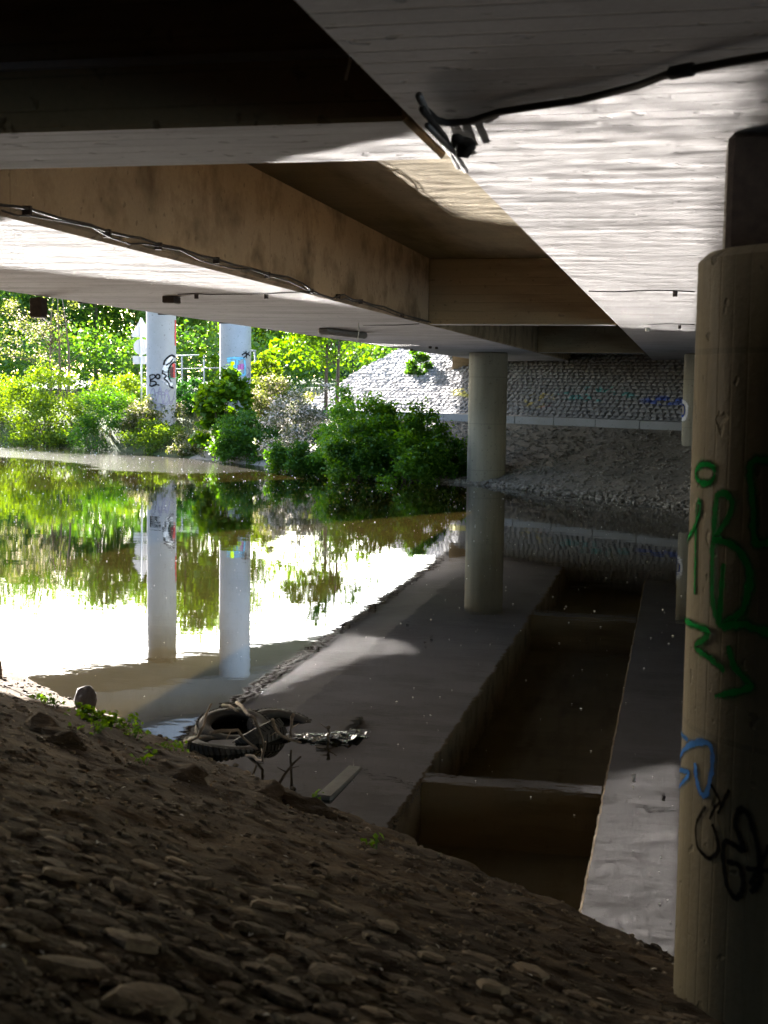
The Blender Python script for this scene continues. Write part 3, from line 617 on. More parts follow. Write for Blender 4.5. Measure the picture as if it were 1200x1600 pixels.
names = ['left dark stud of a close pair on the far soffit', 'right dark stud of a close pair on the far soffit', 'lone dark stud left of the close pair on the soffit', 'dark stud on the upper wire across the bright soffit', 'small stud on the lower wire across the bright soffit', 'pale stud at the end of the bright soffit', 'stud at the end of the junction box wire', 'stud on the wire midway towards the tube lamp']
for k, p in enumerate(D['dots']):
    r_ = (.035, .035, .035, .022, .022, .03, .022, .022)[k]
    o = MB().lathe([(0, -.05), (r_, -.05), (r_, -.002), (0, -.002)], 10).build('stud', M['seed'] if k == 5 else M['darkmetal'])
    o.location = (p[0], p[1], ZS); tag(o, names[k], 'stud', 'studs on the soffit')
wl = ['upper thin wire across the bright right soffit', 'lower thin wire across the bright right soffit', 'thin wire along the left soffit from the junction box', 'thin wire along the left soffit beyond the tube lamp']
for k, ps in enumerate(D['thinwire']):
    tag(MB().tube(ps, .006, 5).build('wire', M['cable'], None, True), wl[k], 'wire', 'thin wires under the soffits')
bl = D['bline']; a_, b_ = bl[2], bl[3]
tag(MB().tube([(a_[0], a_[1]-.04, a_[2]), ((a_[0]+b_[0])/2+.015, a_[1]-.045, (a_[2]+b_[2])/2), (b_[0], a_[1]-.045, b_[2]+.0)], .006, 6).build('hanging_thread', M['seed'], None, True), 'pale thread hanging in the dark recess at the top', 'thread')

# ---------------------------------------------------------------- far embankment: paving, path, rubble
pk = MB()
tpts = list(np.arange(-44, -12, 1.0))
def strip(n0, n1, z0, z1, t0, t1, name, mat, step=1.6, gap=.012):
    """kerb slabs, each a piece"""
    out = []; t = t0
    while t < t1-.1:
        e = min(t+step-gap, t1); c = xy((n0+n1)/2, (t+e)/2)
        m = MB().box(-(e-t)/2, (e-t)/2, -(n1-n0)/2, (n1-n0)/2, z0, z1, .012)
        o = m.build(name, mat, path); o.location = (c[0], c[1], rnd.uniform(-.008, .008)); o.rotation_euler = (0, 0, math.atan2(TV[1], TV[0]) + rnd.uniform(-.004, .004))
        t += step
path = grid('path', [28.32, 28.8, 29.3], tpts, lambda n, t: 1.648+.01*(n-28.3), M['kerb'], False)
path['label'] = 'narrow grey concrete path along the foot of the paved slope'
strip(28.08, 28.32, 1.30, 1.655, -40, -12, 'kerb_stone', M['kerb'])
# paved slope: rows of rough setts
def sett(seed):
    r = random.Random(seed); v = []
    for (x, y) in ((-1, -1), (1, -1), (1, 1), (-1, 1)): v.append((x*(1+r.uniform(-.06, .06)), y*(1+r.uniform(-.06, .06)), -.5))
    for (x, y) in ((-1, -1), (1, -1), (1, 1), (-1, 1)): v.append((x*r.uniform(.80, .92), y*r.uniform(.72, .86), .7+r.uniform(-.18, .18)))
    v.append((r.uniform(-.2, .2), r.uniform(-.2, .2), 1.0+r.uniform(-.12, .12)))
    f = [(0, 1, 5, 4), (1, 2, 6, 5), (2, 3, 7, 6), (3, 0, 4, 7), (4, 5, 8), (5, 6, 8), (6, 7, 8), (7, 4, 8)]
    return v, f
setts = [sett(k) for k in range(8)]; sett_me = [mesh('stone', v, f, M['paving_one']) for v, f in setts]
sl = math.atan(.53); tang = math.atan2(TV[1], TV[0]); nsl = Vector((-NV[0]*math.sin(sl), -NV[1]*math.sin(sl), math.cos(sl)))
tvec = Vector((TV[0], TV[1], 0)); upv = Vector((NV[0]*math.cos(sl), NV[1]*math.cos(sl), math.sin(sl)))
RM = Matrix((tvec, upv, nsl)).transposed().to_4x4()
pm = MB(); singles = 0; row = 0
cand = []
d_up = .10
while d_up < 5.35:
    rh = rnd.uniform(.215, .24); t = -41.5 + rnd.uniform(0, .2) + max(0, (d_up-3.5))*.3
    while t < -13:
        wd = rnd.uniform(.18, .28)
        n = 29.22 + d_up*math.cos(sl); z = 1.615 + d_up*math.sin(sl)
        p = xy(n, t+wd/2); cand.append((p[0], p[1], z, wd-.03, rh-.035, rnd.randrange(8), t)); t += wd
    d_up += rh
def insing(c): return -41.5 < c[6] < -34.6 and c[2] < 3.3          # the sunlit corner, where they show largest
for c in cand:
    v, f = setts[c[5]]
    mtx = Matrix.Translation((c[0], c[1], c[2])) @ RM @ Matrix.Rotation(rnd.uniform(-.05, .05), 4, 'Z') @ Matrix.Diagonal((c[3]/2, c[4]/2, rnd.uniform(.06, .085), 1))
    if insing(c) and singles < 300:
        o = obj('stone', sett_me[c[5]], far_bank); o.matrix_world = mtx; singles += 1
    else: pm.add([mtx @ Vector(p) for p in v], f)
pv = pm.build('paving_stones', M['paving'], far_bank, kind='stuff'); pv['label'] = 'rows of grey paving setts covering the upper slope'
# rubble on the lower slope and along the waterline
rk = [blob(1, k, 1.2, .9, .6, .7, 4, 6) for k in range(8)]
rm = MB()
for k in range(8500):
    t = rnd.uniform(-34, -13); n = waterline(t) + rnd.uniform(-.15, 1)*(28.0-waterline(t)); s = rnd.uniform(.020, .052)
    if rnd.random() < .25: n = waterline(t)+rnd.uniform(-.25, .35); s *= 1.3
    p = xy(n, t); v, f = rk[rnd.randrange(8)]
    mtx = Matrix.Translation((p[0], p[1], z_far(n, t)+s*.15)) @ Matrix.Rotation(rnd.uniform(0, 6.28), 4, 'Z') @ Matrix.Rotation(rnd.uniform(-.4, .4), 4, 'X') @ Matrix.Scale(s, 4)
    rm.add([mtx @ Vector(q_) for q_ in v], f)
rb = rm.build('rubble', M['rubble'], far_bank, kind='stuff'); rb['label'] = 'loose rubble and broken stones on the lower slope'

# ---------------------------------------------------------------- near bank: pitched stones, gravel, clods
def flat_stone(seed):
    r = random.Random(seed); k = r.choice((6, 7)); v = []; f = []
    rad = [r.uniform(.72, 1.12) for _ in range(k)]
    for (s, z) in ((1.0, -.5), (.98, .25), (.70, .62)):
        for j in range(k):
            a = 2*math.pi*j/k; v.append((rad[j]*s*math.cos(a), rad[j]*s*math.sin(a)*.72, z+r.uniform(-.12, .12)))
    v.append((0, 0, .72))
    for i in (0, 1):
        for j in range(k): f.append((i*k+j, i*k+(j+1) % k, (i+1)*k+(j+1) % k, (i+1)*k+j))
    for j in range(k): f.append((2*k+j, 2*k+(j+1) % k, 3*k))
    return v, f
fs = [flat_stone(k) for k in range(10)]; fs_me = [mesh('stone', v, f, M['bankstone']) for v, f in fs]
taken = []; cnt = 0
nsn = Vector((.37*NV[0], .37*NV[1], 1)).normalized()
def bank_mtx(n, t, s, lift, sq, tilt=.18, rz=None):
    p = xy(n, t); q_ = Vector((0, 0, 1)).rotation_difference((nsn + Vector((rnd.uniform(-tilt, tilt), rnd.uniform(-tilt, tilt), 0))).normalized()).to_matrix().to_4x4()
    return Matrix.Translation((p[0], p[1], z_near(n, t)+lift)) @ q_ @ Matrix.Rotation(rnd.uniform(0, 6.28) if rz is None else rz, 4, 'Z') @ Matrix.Diagonal((s, s, s*sq, 1))
for k in range(9000):
    d = rnd.uniform(2.55, 4.9); x = rnd.uniform(-.32, .24)*d      # camera-side region of the bank
    wx = x*.976 - d*.214; wy = x*.216+d*.976
    n, t = n_t(wx, wy)
    if n > 3.7: continue
    dens = 1.0 if d < 3.6 else max(.0, 1-(d-3.6)/1.1)
    if x > .06*d: dens *= .6
    if rnd.random() > dens: continue
    s = (.028+.10*rnd.random()**1.6)*(1.0 if d < 3.5 else .8)
    if any((wx-a)**2+(wy-b)**2 < (.72*(s+c))**2 for a, b, c in taken): continue
    taken.append((wx, wy, s)); m_ = rnd.randrange(10)
    o = obj('stone', fs_me[m_], near_bank); o.matrix_world = bank_mtx(n, t, s, -.002, rnd.uniform(.16, .30), .10); cnt += 1
    if cnt >= 300: break
gm = MB(); n_g = 0
while n_g < 4200:
    d = 2.4 + 9.5*rnd.random()**1.4; x = rnd.uniform(-.36, .30)*d
    wx = x*.976 - d*.214; wy = x*.216+d*.976; n, t = n_t(wx, wy)
    if n > 4.75 or n < -2: continue
    n_g += 1
    s = rnd.choice((.005, .006, .008, .011, .02)) * rnd.uniform(.8, 1.25) * (1.25 if d > 5 else 1)
    mt = bank_mtx(n, t, s, s*.1, rnd.uniform(.3, .7), .35); v, f = fs[rnd.randrange(10)]
    gm.add([mt @ Vector(q_) for q_ in v], f)
gv = gm.build('bank_gravel', M['bankgravel'], near_bank, False, 'stuff'); gv['label'] = 'small stones and dirt crumbs strewn over the bank'
lv = []
for k in range(1500):
    d = 2.6+8.5*rnd.random()**1.2; x = rnd.uniform(-.34, .28)*d
    wx = x*.976 - d*.214; wy = x*.216+d*.976; n, t = n_t(wx, wy)
    if n > 4.6 or n < -2: continue
    s = rnd.uniform(.005, .016)*(.7+.08*d); mt = bank_mtx(n, t, s, .006, 1, .5)
    lv += [mt @ Vector(q_) for q_ in ((-1, 0, 0), (.1, .42, .25), (1, 0, .1), (0, -.45, .3))]
lb_ = NB('dead_leaf'); lb_.princ(lb_.ramp(lb_.n('ShaderNodeNewGeometry').outputs['Random Per Island'], [(0, (.05, .03, .015)), (.55, (.16, .10, .045)), (.85, (.24, .19, .10)), (.93, (.50, .47, .42))]), .9); M['dead_leaf'] = lb_.m
o = obj('leaf_litter', quads_mesh('leaf_litter', np.array([tuple(q_) for q_ in lv]), 4, M['dead_leaf']), near_bank, kind='stuff'); o['label'] = 'dead leaves and pale flecks lying on the bank'
lab = ['dark clod of earth on the bank left of the tyres', 'dark clod of earth at the bank edge below the tyres', 'earth clod with a green sprout on the bank edge', 'flat dark earth clod beside the concrete bar', 'dark hollow clod below the green weeds at left']
for k, p in enumerate(D['clods']):
    v, f = blob(1, 20+k, .16, .10, .05, .8, 8, 14); o = obj('earth_clod', mesh('earth_clod', v, f, M['soil'], True)); o.location = (p[0], p[1], p[2]+.01); o.rotation_euler = (0, .1, tang+rnd.uniform(-.3, .3)); o.scale = (1, 1, 1) if k != 3 else (1.3, 1, .9)
    tag(o, lab[k], 'earth clod', 'clods of earth on the near bank')

p = D['rock']; v, f = blob(1, 5, .085, .085, .12, .35, 8, 14)
o = obj('rock', mesh('rock', v, f, M['rock'], True), loc=(p[0], p[1], .10)); tag(o, 'dark upright rock at the water edge beside the green weeds', 'rock')
p = D['stake']; o = MB().tube([(0, 0, -.2), (.005, .0, .08), (-.01, .0, .19), (.0, 0, .27)], [.05, .045, .035, .022], 9).build('wooden_stake', M['wood'], None, True); o.location = p
tag(o, 'broken wooden stake at the left end of the near bank', 'stake')
a_, b_ = Vector(D['kerb'][0]), Vector(D['kerb'][1]); L = (b_-a_).length; c_ = (a_+b_)/2
o = MB().box(-L/2, L/2, -.055, .055, -.12, -.012, .012).build('concrete_bar', M['bar']); o.location = (c_.x, c_.y, .030); o.rotation_euler = (0, .02, math.atan2((b_-a_).y, (b_-a_).x))
tag(o, 'grey concrete bar lying half sunk in the dark water', 'concrete bar')

# tyres
def tyre_mesh(Rr=.31, wd=.19):
    mb = MB(); h = wd/2
    prof = [(Rr*.60, -h*.55), (Rr*.66, -h*.92), (Rr*.80, -h), (Rr*.93, -h*.9), (Rr*.985, -h*.7), (Rr, -h*.3), (Rr, h*.3), (Rr*.985, h*.7), (Rr*.93, h*.9), (Rr*.80, h), (Rr*.66, h*.92), (Rr*.60, h*.55), (Rr*.68, h*.6), (Rr*.88, h*.6), (Rr*.93, 0), (Rr*.88, -h*.6), (Rr*.68, -h*.6)]
    mb.lathe(prof, 40, True); return mb
def tread(Rr=.31, wd=.19):
    mb = MB(); h = wd/2
    for j in range(44):
        a = 2*math.pi*j/44
        for s in (-1, 1):
            v = []
            for (r_, z) in ((Rr*.97, s*h*.86), (Rr*1.0, s*h*.12)):
                for da in (-.045, .045):
                    sk = .05*(1 if abs(z) < h*.5 else -1)
                    for k in (0, .016): v.append(((r_+k)*math.cos(a+da+sk), (r_+k)*math.sin(a+da+sk), z))
            mb.add(v, [(0, 1, 3, 2), (4, 6, 7, 5), (0, 4, 5, 1), (2, 3, 7, 6), (1, 5, 7, 3)])
    return mb
tym = mesh('casing', tyre_mesh().v, tyre_mesh().f, M['rubber'], True); trm = mesh('tread', tread().v, tread().f, M['rubber'])
TY = D['tyres']
tl_ = [((TY[0][0]+.02, TY[0][1]+.05, -.055), (R(-7), R(7), .3), .86, 'large half sunk tyre at the front left of the pile'),
       ((TY[1][0]+.02, TY[1][1]+.12, -.02), (R(10), R(-9), 1.2), .86, 'tyre lying behind the front tyre of the pile, tilted back'),
       ((TY[2][0]+.02, TY[2][1]+.02, -.05), (R(-26), R(22), 2.0), .76, 'steeply tilted tyre in the middle of the pile against the branches'),
       ((TY[3][0]-.02, TY[3][1]+.10, -.05), (R(12), R(10), .5), .84, 'smooth black tyre at the right back of the pile')]
for lo, ro, s, lb in tl_:
    t = thing('tyre', lb, 'tyre', lo, 0, 'old tyres dumped in the river'); t.rotation_euler = ro; t.scale = (s, s, s)
    obj('casing', tym, t); obj('tread', trm, t)
lb = ['stick leaning over the front tyre', 'long dead branch bent across the middle of the tyre pile', 'short stick standing up from the tilted middle tyre', 'thin branch curved over the water below the tyres', 'dark upright stub at the right end of the plastic litter', 'twig bundle at the left end of the tyre pile', 'branch lying from the back tyre down to the plastic litter', 'stick lying on top of the back tyre']
for k, ps in enumerate(D['branches']):
    P = [Vector(p) for p in ps]
    if len(P) == 2: P.insert(1, (P[0]+P[1])/2 + Vector((0, 0, .03)))
    mb = MB(); Q = []
    for i in range(len(P)-1):
        for s in range(3): Q.append(P[i].lerp(P[i+1], s/3)+Vector((rnd.uniform(-.012, .012), rnd.uniform(-.012, .012), rnd.uniform(-.012, .012))))
    Q.append(P[-1]); mb.tube(Q, [.013-.007*i/len(Q) for i in range(len(Q))], 7)
    for i in range(2, len(Q)-1, 2): mb.tube([Q[i], Q[i]+Vector((rnd.uniform(-.1, .1), rnd.uniform(-.1, .1), rnd.uniform(-.03, .02)))], [.005, .002], 5)
    tag(mb.build('branch', M['wood'], None, True), lb[k], 'branch', 'dead branches caught in the tyre pile')
for k in range(3):
    vs_ = []; fs_ = []
    p = D['sheet']
    for i in range(12):
        for j in range(8):
            x, y = (i/11-.5)*.34, (j/7-.5)*.15
            vs_.append((x, y, .012+  .03*max(0, mnoise.noise(Vector((x*9+k*5, y*9, k))))+.02*mnoise.noise(Vector((x*22, y*22, k*3)))))
    for i in range(11):
        for j in range(7):
            if mnoise.noise(Vector((i*.7, j*.7, k*4))) > -.25: fs_.append((i*8+j, (i+1)*8+j, (i+1)*8+j+1, i*8+j+1))
    me = mesh('plastic_sheet', vs_, fs_, M['plastic']); o = obj('plastic_sheet', me, loc=(p[0]-.12+.15*k, p[1]-.02+.05*k, .004)); o.rotation_euler = (0, 0, .3+.5*k)
    md = o.modifiers.new('thickness', 'SOLIDIFY'); md.thickness = .003
    tag(o, ['crumpled clear plastic floating next to the branches', 'crumpled clear plastic in the middle of the floating litter', 'crumpled clear plastic at the right end of the floating litter'][k], 'plastic litter', 'plastic litter by the tyres')

# white seed fluff drifting on the water
sv = []
rs = np.random.RandomState(5)
for k in range(3200):
    n = 4.9 + 18*rs.rand()**1.15; t = -50 + 56*rs.rand()
    x, y = xy(n, t); d = math.hypot(x, y); s = (.004+.010*rs.rand()**3)*(.6+.04*d)
    a = rs.rand()*6.28; c, s2 = math.cos(a)*s, math.sin(a)*s
    e = .4+.6*rs.rand()
    B4 = [(x+c, y+s2, .005), (x-s2*e, y+c*e, .005), (x-c, y-s2, .005), (x+s2*e, y-c*e, .005)]; top = (x, y, .005+s*.5)
    for i in range(4): sv += [B4[i], B4[(i+1) % 4], top]
o = obj('floating_seeds', quads_mesh('floating_seeds', np.array(sv), 3, M['seed'])); tag(o, 'white seed fluff and specks drifting on the river', kind='stuff')

# ---------------------------------------------------------------- plants
def leaves(seed, n, clumps, sig, leaf, mat, up=.45, name='foliage', aspect=.55, droop=0.0):
    """n leaf blades around clump centres (x, y, z, weight); each a pointed, slightly folded blade"""
    r = np.random.RandomState(seed); cl = np.array(clumps, float)
    wts = cl[:, 3]/cl[:, 3].sum(); idx = r.choice(len(cl), n, p=wts)
    P = cl[idx, :3] + r.normal(size=(n, 3))*np.asarray(sig)*np.array([1, 1, .75])
    N_ = r.normal(size=(n, 3)); N_[:, 2] = np.abs(N_[:, 2])*(.6+up) + up*.6; N_ /= np.linalg.norm(N_, axis=1)[:, None]
    A_ = r.normal(size=(n, 3)); A_ -= (A_*N_).sum(1)[:, None]*N_; A_ /= np.linalg.norm(A_, axis=1)[:, None]
    A_[:, 2] -= droop; Bv = np.cross(N_, A_)
    L_ = leaf*(.6+.8*r.rand(n))[:, None]
    V = np.empty((n, 4, 3)); V[:, 0] = P - A_*L_*.5; V[:, 1] = P + Bv*L_*aspect*.5 + N_*L_*.10; V[:, 2] = P + A_*L_*.5; V[:, 3] = P - Bv*L_*aspect*.5 + N_*L_*.10
    return quads_mesh(name, V.reshape(-1, 3), 4, mat)
def bush_clumps(seed, wx, wy, h, n, base=0.0, top=1.0, shell=.75):
    r = random.Random(seed); out = []
    for k in range(n):
        while True:
            a = r.uniform(0, 6.283); u = r.uniform(-.55, 1); q = math.sqrt(max(0, 1-u*u))
            rad = r.uniform(shell, 1.0) if r.random() < .8 else r.uniform(.2, shell)
            x, y, z = math.cos(a)*q*rad, math.sin(a)*q*rad, u*rad
            if z > -.52: break
        k2 = 1+.46*mnoise.noise(Vector((x*2.1+seed*3.3, y*1.7, z*1.7)))
        out.append((x*wx/2*k2, y*wy/2*k2, base+(z+.5)/1.5*(h-base)*k2, r.uniform(.5, 1.5)))
    return out
def bush(key, label, mat, nl, leaf, ncl=46, stems=5, sig=.13, up=.45, cat='bush', name='bush', lift=0.0, hk=1.0, wk=1.0, aspect=.55, shell=.7):
    X, Y, Z, h, wd = D['veg'][key]; h *= hk; wd *= wk
    Z -= .05
    root = thing(name, label, cat, (X, Y, Z))
    sd_ = sum(map(ord, key)); cl = bush_clumps(sd_, wd, wd*.85, h, ncl, lift, shell=shell)
    obj('foliage', leaves(sd_, int(nl*1.7), cl, sig*1.15*max(.6, wd/2.2), leaf*1.05, M[mat], up, aspect=aspect), root)
    r = random.Random(sd_); mb = MB()
    for k in range(stems):
        c = cl[r.randrange(len(cl))]; mb.tube([(r.uniform(-.15, .15), r.uniform(-.15, .15), 0), (c[0]*.35, c[1]*.35, c[2]*.5), (c[0], c[1], c[2])], [.028, .018, .008], 5)
    mb.build('stems', M['bark'], root, True); return root
bush('s_left', 'broad bush at the left edge of the far bank', 'leaf_light', 5200, .12)
bush('s_big', 'large rounded bush with dark hollow middle near the left edge', 'leaf_light', 7500, .11, 60, 8)
bush('s_round', 'dark green round bush between the big left bush and the signpost', 'leaf_mid', 5200, .10)
bush('s_pale', 'pale sunlit bush in front of the left tall pillar', 'leaf_pale', 4200, .10)
bush('s_low', 'low light green bush at the water edge below the left tall pillar', 'leaf_light', 3000, .085, 30, 3, .11)
bush('s_low2', 'low dry bush at the water edge between the two tall pillars', 'leaf_pale', 2600, .08, 26, 4, .10)
bush('s_mid2', 'dusky green bush between the two tall pillars', 'leaf_dark', 2600, .11, 30)
bush('s_mid3', 'yellow green bush on the bank just left of the signpost', 'leaf_light', 3200, .12, 34)
bush('maple', 'tall bright green bush with large leaves in front of the right tall pillar', 'leaf_bright', 2300, .20, 44, 5, .15, .7, aspect=.85)
bush('s_dark', 'dark green bush hanging over the water right of the tall bright bush', 'leaf_mid', 5000, .10)
bush('s_white', 'white flowering bush in the middle of the far bank', 'leaf_white', 4600, .09)
bush('s_palegrass', 'pale grey green bush behind the white flowering bush', 'leaf_pale', 3400, .10)
bush('s_tallgreen', 'yellow green bush right of the right tall pillar', 'leaf_light', 2600, .13, 34)
bush('s_front3', 'small dark bush at the water edge below the white flowering bush', 'leaf_mid', 3000, .09, 30)
bush('s_mid', 'green bush at the foot of the twin trunk tree', 'leaf_lush', 5200, .095)
bush('s_bigdark', 'large dense green bush below the paved slope', 'leaf_lush', 8500, .10, 70, 6)
bush('s_front', 'dark leafy bush hanging over the water below the twin trunk tree', 'leaf_mid', 4800, .10)
bush('s_front2', 'leafy bush trailing over the water left of the water edge pillar', 'leaf_lush', 5200, .10)
bush('s_right', 'dense bush next to the water edge pillar', 'leaf_lush', 6000, .095, 56)
bush('s_low3', 'low weeds at the foot of the slope just left of the water edge pillar', 'leaf_mid', 1800, .08, 22, 2, .09)
bush('s_slope', 'small shrub growing on top of the paved slope', 'leaf_mid', 1500, .11, 20, 3, .12)

def tree(name, label, X, Y, Z, h, cw, mat, nl, leaf, ncl, seed, trunks=1, cb_=.35, group=None, sig=.3, conifer=False, lean=0, tr_=.02):
    root = thing(name, label, 'tree', (X, Y, Z), 0, group); r = random.Random(seed)
    cl = []
    if conifer:
        for k in range(ncl):
            u = r.random()**1.3; a = r.uniform(0, 6.28); q = (1-u)*cw/2*r.uniform(.5, 1)+.05
            cl.append((math.cos(a)*q, math.sin(a)*q, h*(.12+.86*u), 1-.6*u))
    else:
        lobes = [(r.uniform(-.30, .30)*cw, r.uniform(-.30, .30)*cw, h*r.uniform(cb_+.12, .80), r.uniform(.20, .34)*cw) for _ in range(7)] + [(0, 0, h*.80, .26*cw)]
        for k in range(ncl):
            lx, ly, lz, lr = r.choice(lobes); a = r.uniform(0, 6.28); u = r.uniform(-.9, 1); q = math.sqrt(1-u*u); s = lr*r.uniform(.65, 1.05)
            cl.append((lx+math.cos(a)*q*s, ly+math.sin(a)*q*s, min(h*.98, max(h*cb_*.8, lz+u*s*.85)), r.uniform(.5, 1.5)))
    obj('crown', leaves(seed, nl, cl, sig, leaf, mat, .4), root)
    for q in range(trunks):
        ox = (q-(trunks-1)/2)*.38; mb = MB(); t0 = h*tr_*.5+.03
        pts = [(ox, 0, -.3), (ox+.04*q, .02, h*.25), (ox*1.1+lean*.5+.05, 0, h*.5), (ox*.8+lean, 0, h*.78), (ox*.5+lean, 0, h*.95)]
        mb.tube(pts, [t0*1.2, t0, t0*.75, t0*.4, t0*.15], 9)
        for k in range(9):
            c = cl[r.randrange(len(cl))]; z0 = min(h*.85, max(h*.28, c[2]*r.uniform(.55, .85))); f_ = z0/(h*.95)
            mb.tube([(ox*(1-.4*f_)+lean*f_, 0, z0), (c[0]*.5, c[1]*.5, (z0+c[2])/2+.1*h*.1), (c[0], c[1], c[2])], [t0*.42*(1-.5*f_), t0*.25, t0*.08], 6)
        mb.build('trunk', M['bark'], root, True)
    return root
X, Y, Z, h, wd = D['veg']['twotrunk']; Z = z_far(*n_t(X, Y))
tree('tree', 'slender twin trunk tree with thin leafy crown before the paved slope', X, Y, Z, .192*(.9724*Y-.2137*X)-2.5-Z, wd*1.0, M['leaf_bright'], 3600, .17, 95, 77, 2, .30, None, .17, tr_=.012)
# pale elder with thin dry twigs
X, Y, Z, h, wd = D['veg']['elder']; Z = z_far(*n_t(X, Y))
tree('tree', 'airy small tree with dry seedy twigs above the left bushes', X, Y, Z, h*1.03, wd*1.0, M['leaf_pale'], 1900, .10, 90, 31, 3, .30, None, .15, tr_=.012)
TL = ['dense tree at the far left edge behind the bushes', 'tall green tree behind the airy small tree', 'bushy tree behind the round dark bush', 'dense dark tree just left of the signpost', 'green tree directly behind the left tall pillar', 'light green tree between the two tall pillars', 'tree standing close behind the right tall pillar',
      'light green tree right of the right tall pillar', 'dark pointed conifer right of the right tall pillar', 'far green tree behind the twin trunk tree', 'far green tree behind the top of the paved slope']
tt2 = [t for t in D['trees'] if t[1] > 0]
k = 0
TB = D['trees']
sel = [3, 4, 5, 6, 7, 8, 9, 10, 11, 12, 13]
for q, i in enumerate(sel):
    x, y, top = TB[i]; base = min(3.2, z_far(*n_t(x, y)))
    con = (q == 8)
    if con: x, y, top = TB[10][0]+2.5, TB[10][1]+8, 9.5
    hh = top-base
    tree('tree', TL[q], x, y, base-.1, hh, (9.5 if q not in (5, 7) else 7.0) if not con else 4.5, M['leaf_conifer'] if con else M['leaf_tree2' if q in (1, 5, 7, 9) else 'leaf_tree'], 9000 if not con else 5000, .30, 120, 100+q, 1, .10, 'trees behind the far bank', .55, con)
SHADE_TREES = ['broad tree on the near bank left of the bridge', 'second broad tree on the near bank upstream of the bridge', 'tall tree behind the broad trees of the near bank', 'round tree on the near bank furthest from the bridge']
for q, (n_, t_, h_) in enumerate(((.5, -15.5, 9), (1.5, -22.5, 10), (-4, -15, 11), (0, -31, 10))):  # trees out of view, added to block sky light on the near pillar
    x, y = xy(n_, t_); tree('tree', SHADE_TREES[q], x, y, z_near(n_, t_)-.1, h_, 8.0, M['leaf_tree'], 6000, .34, 110, 150+q, 1, .08, 'trees on the near bank', .6)
# undergrowth closing the view below the crowns, and the wood behind
cl = []
r = random.Random(8)
for k in range(420):
    px = r.uniform(-.36, .06); d = r.uniform(66, 72); x = px*d*.976 - d*.214; y = px*d*.216+d*.976
    cl.append((x, y, 2.0+r.random()**.8*2.8, 1))
o = obj('undergrowth', leaves(8, 16000, cl, .55, .24, M['leaf_tree'], .3)); tag(o, 'dense undergrowth in front of the trees behind the far bank', kind='stuff')
cl = []
for k in range(700):
    px = r.uniform(-.55, .25); d = r.uniform(120, 150); x = px*d*.976 - d*.214; y = px*d*.216+d*.976
    cl.append((x, y, 2.5+r.random()*7.0*(1+.3*math.sin(px*40)), 1))
o = obj('distant_wood', leaves(9, 16000, cl, 1.3, .7, M['leaf_tree'], .3)); tag(o, 'distant wood closing the view behind the river bank', kind='stuff')
# grass on the wild bank
rg = np.random.RandomState(3); gp = []
for k in range(7000):
    t = rg.uniform(-66, -33); m_ = rg.rand()**1.2*9; n = waterline(t)+.1+m_
    if t > -40 and n > 27.8: continue
    x, y = xy(n, t); z = z_far(n, t); hgt = rg.uniform(.1, .32); a = rg.uniform(0, 6.28); wdt = .02
    lx, ly = rg.normal()*.12, rg.normal()*.12
    gp += [(x-math.cos(a)*wdt, y-math.sin(a)*wdt, z-.02), (x+math.cos(a)*wdt, y+math.sin(a)*wdt, z-.02), (x+lx, y+ly, z+hgt)]
o = obj('grass', quads_mesh('grass', np.array(gp), 3, M['grass'])); tag(o, 'long pale grass covering the far bank', kind='stuff')
# small weeds on the near bank
wlab = ['green weed tuft at the left of the near bank edge', 'second green weed tuft close to the left frame edge', 'low weed on the bank edge in front of the rock', 'leafy weed right below the upright rock', 'leafy weed right of the rock at the water edge', 'rightmost weed of the row by the rock', 'tiny weed on the bank halfway to the tyres', 'thin weed just left of the tyre pile', 'green sprout on the earth clod', 'bright green seedling beside the concrete bar', 'small yellowish seedling on the bank right of the concrete bar', 'small weed in the gap left of the rock weeds']
for k, p in enumerate(D['weeds']):
    n, t = n_t(p[0], p[1]); z = z_near(n, t)
    big = k in (3, 4, 2); seedl = k in (8, 9, 10, 6)
    root = thing('weed', wlab[k], 'weed', (p[0], p[1], z), 0, 'weeds on the near bank'); r = random.Random(200+k)
    cl = [(r.uniform(-.09, .09)*(.5 if seedl else 1), r.uniform(-.09, .09)*(.5 if seedl else 1), r.uniform(.02, .10 if big else .06), 1) for _ in range(10 if not seedl else 4)]
    obj('leaves', leaves(300+k, 14 if seedl else (90 if big else 70), cl, .02, .04 if big or seedl else .028, M['leaf_bright'], .7, 'leaves', .7), root)
    mb = MB()
    for c in cl[:6]: mb.tube([(c[0]*.3, c[1]*.3, -.01), (c[0]*.7, c[1]*.7, c[2]*.6), (c[0], c[1], c[2])], [.003, .002, .0015], 4)
    mb.build('stem', M['leaf_mid'], root, kind='stuff')

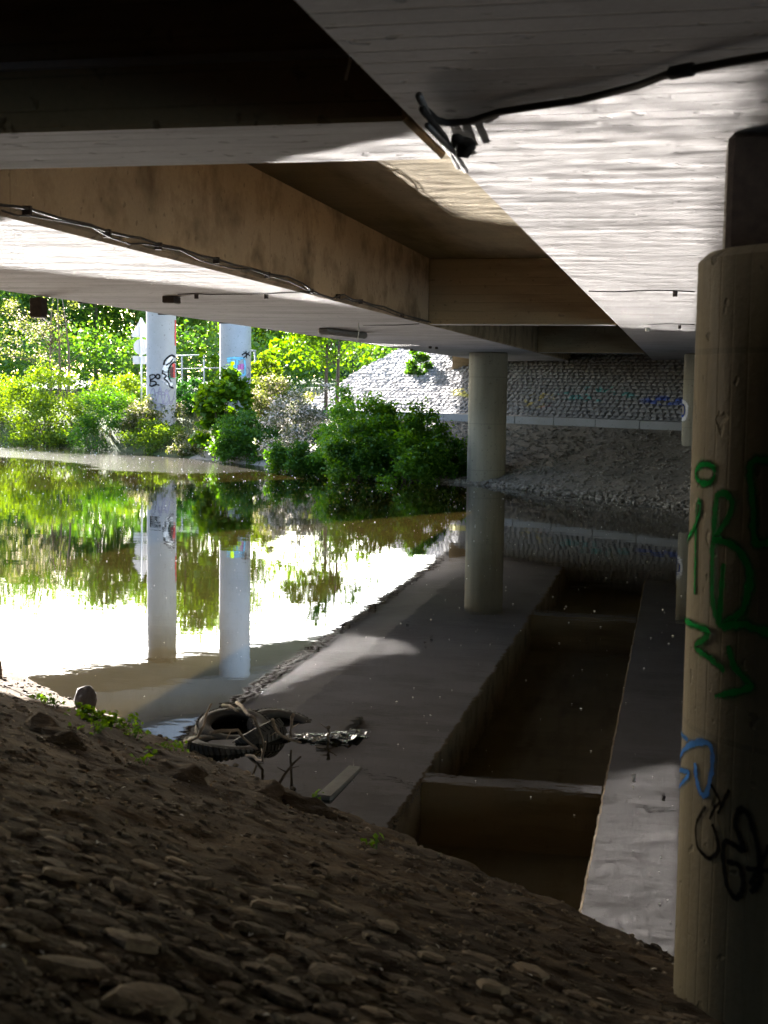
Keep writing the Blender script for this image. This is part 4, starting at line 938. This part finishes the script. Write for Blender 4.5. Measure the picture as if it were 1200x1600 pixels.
# ---------------------------------------------------------------- sign, rail, handrail on the far bank
a_, b_, c_ = [Vector(p) for p in D['sign']]
zg = z_far(*n_t(a_.x, a_.y)); fx = Vector((.976, .216, 0)); 
sg = thing('road_sign', 'grey back of a triangular road sign with two plates beside the left tall pillar', 'road sign', (a_.x, a_.y, zg), math.atan2(.216, .976))
H2 = b_.z - zg
MB().tube([(0, 0, -.2), (0, 0, H2)], .035, 10).build('pole', M['metal'], sg, True)
def plate(pts, y0, y1, name):
    K = len(pts); v = [(x, y0, z) for x, z in pts] + [(x, y1, z) for x, z in pts]
    f = [tuple(range(K)), tuple(range(K, 2*K))[::-1]] + [(i, K+i, K+(i+1) % K, (i+1) % K) for i in range(K)]
    return obj(name, mesh(name, v, f, M['signback']), sg)
plate([(-.36, H2-.72), (.36, H2-.72), (.39, H2-.66), (.03, H2-.02), (-.03, H2-.02), (-.39, H2-.66)], .04, .055, 'warning_plate')
plate([(.30*math.cos(i*math.pi/12), H2-1.08+.30*math.sin(i*math.pi/12)) for i in range(24)], .04, .055, 'round_plate')
plate([(-.33, H2-1.72), (.33, H2-1.72), (.33, H2-1.42), (-.33, H2-1.42)], .04, .055, 'plate')
a_, b_, c_ = [Vector(p) for p in D['rail']]
zg = z_far(*n_t(b_.x, b_.y)); rl = thing('railing', 'thin metal railing between the two tall pillars', 'railing')
dr = (c_-a_); 
for k in range(-1, 3):
    q = a_ + dr*(.12+.5*k); MB().tube([(q.x, q.y, zg-.3), (q.x, q.y, a_.z+.02)], .035, 8).build('post', M['oldmetal'], rl, True)
MB().tube([tuple(a_-dr*.6), tuple(c_+dr*.3)], .03, 8).build('rail', M['oldmetal'], rl, True)
q0, q1 = a_-dr*.6, c_+dr*.3; MB().tube([(q0.x, q0.y, q0.z-.55), (q1.x, q1.y, q1.z-.55)], .022, 8).build('rail', M['oldmetal'], rl, True)
a_, b_, c_ = [Vector(p) for p in D['handrail']]
hr = thing('handrail', 'leaning pale handrail frame right of the right tall pillar', 'handrail')
zz_ = z_far(*n_t(c_.x, c_.y))
MB().tube([(c_.x, c_.y, zz_-.2), tuple(b_)], .04, 8).build('post', M['oldmetal'], hr, True)
MB().tube([(a_.x+.1, a_.y, zz_-.2), (b_.x-.35, b_.y, b_.z)], .04, 8).build('post', M['oldmetal'], hr, True)
MB().tube([(b_.x-.4, b_.y, b_.z), (b_.x+.05, b_.y, b_.z)], .035, 8).build('rail', M['oldmetal'], hr, True)
MB().box(a_.x-.3, a_.x+.35, a_.y-.2, a_.y+.2, zz_-.3, zz_+.55, .03).build('footing', M['pale'], hr)
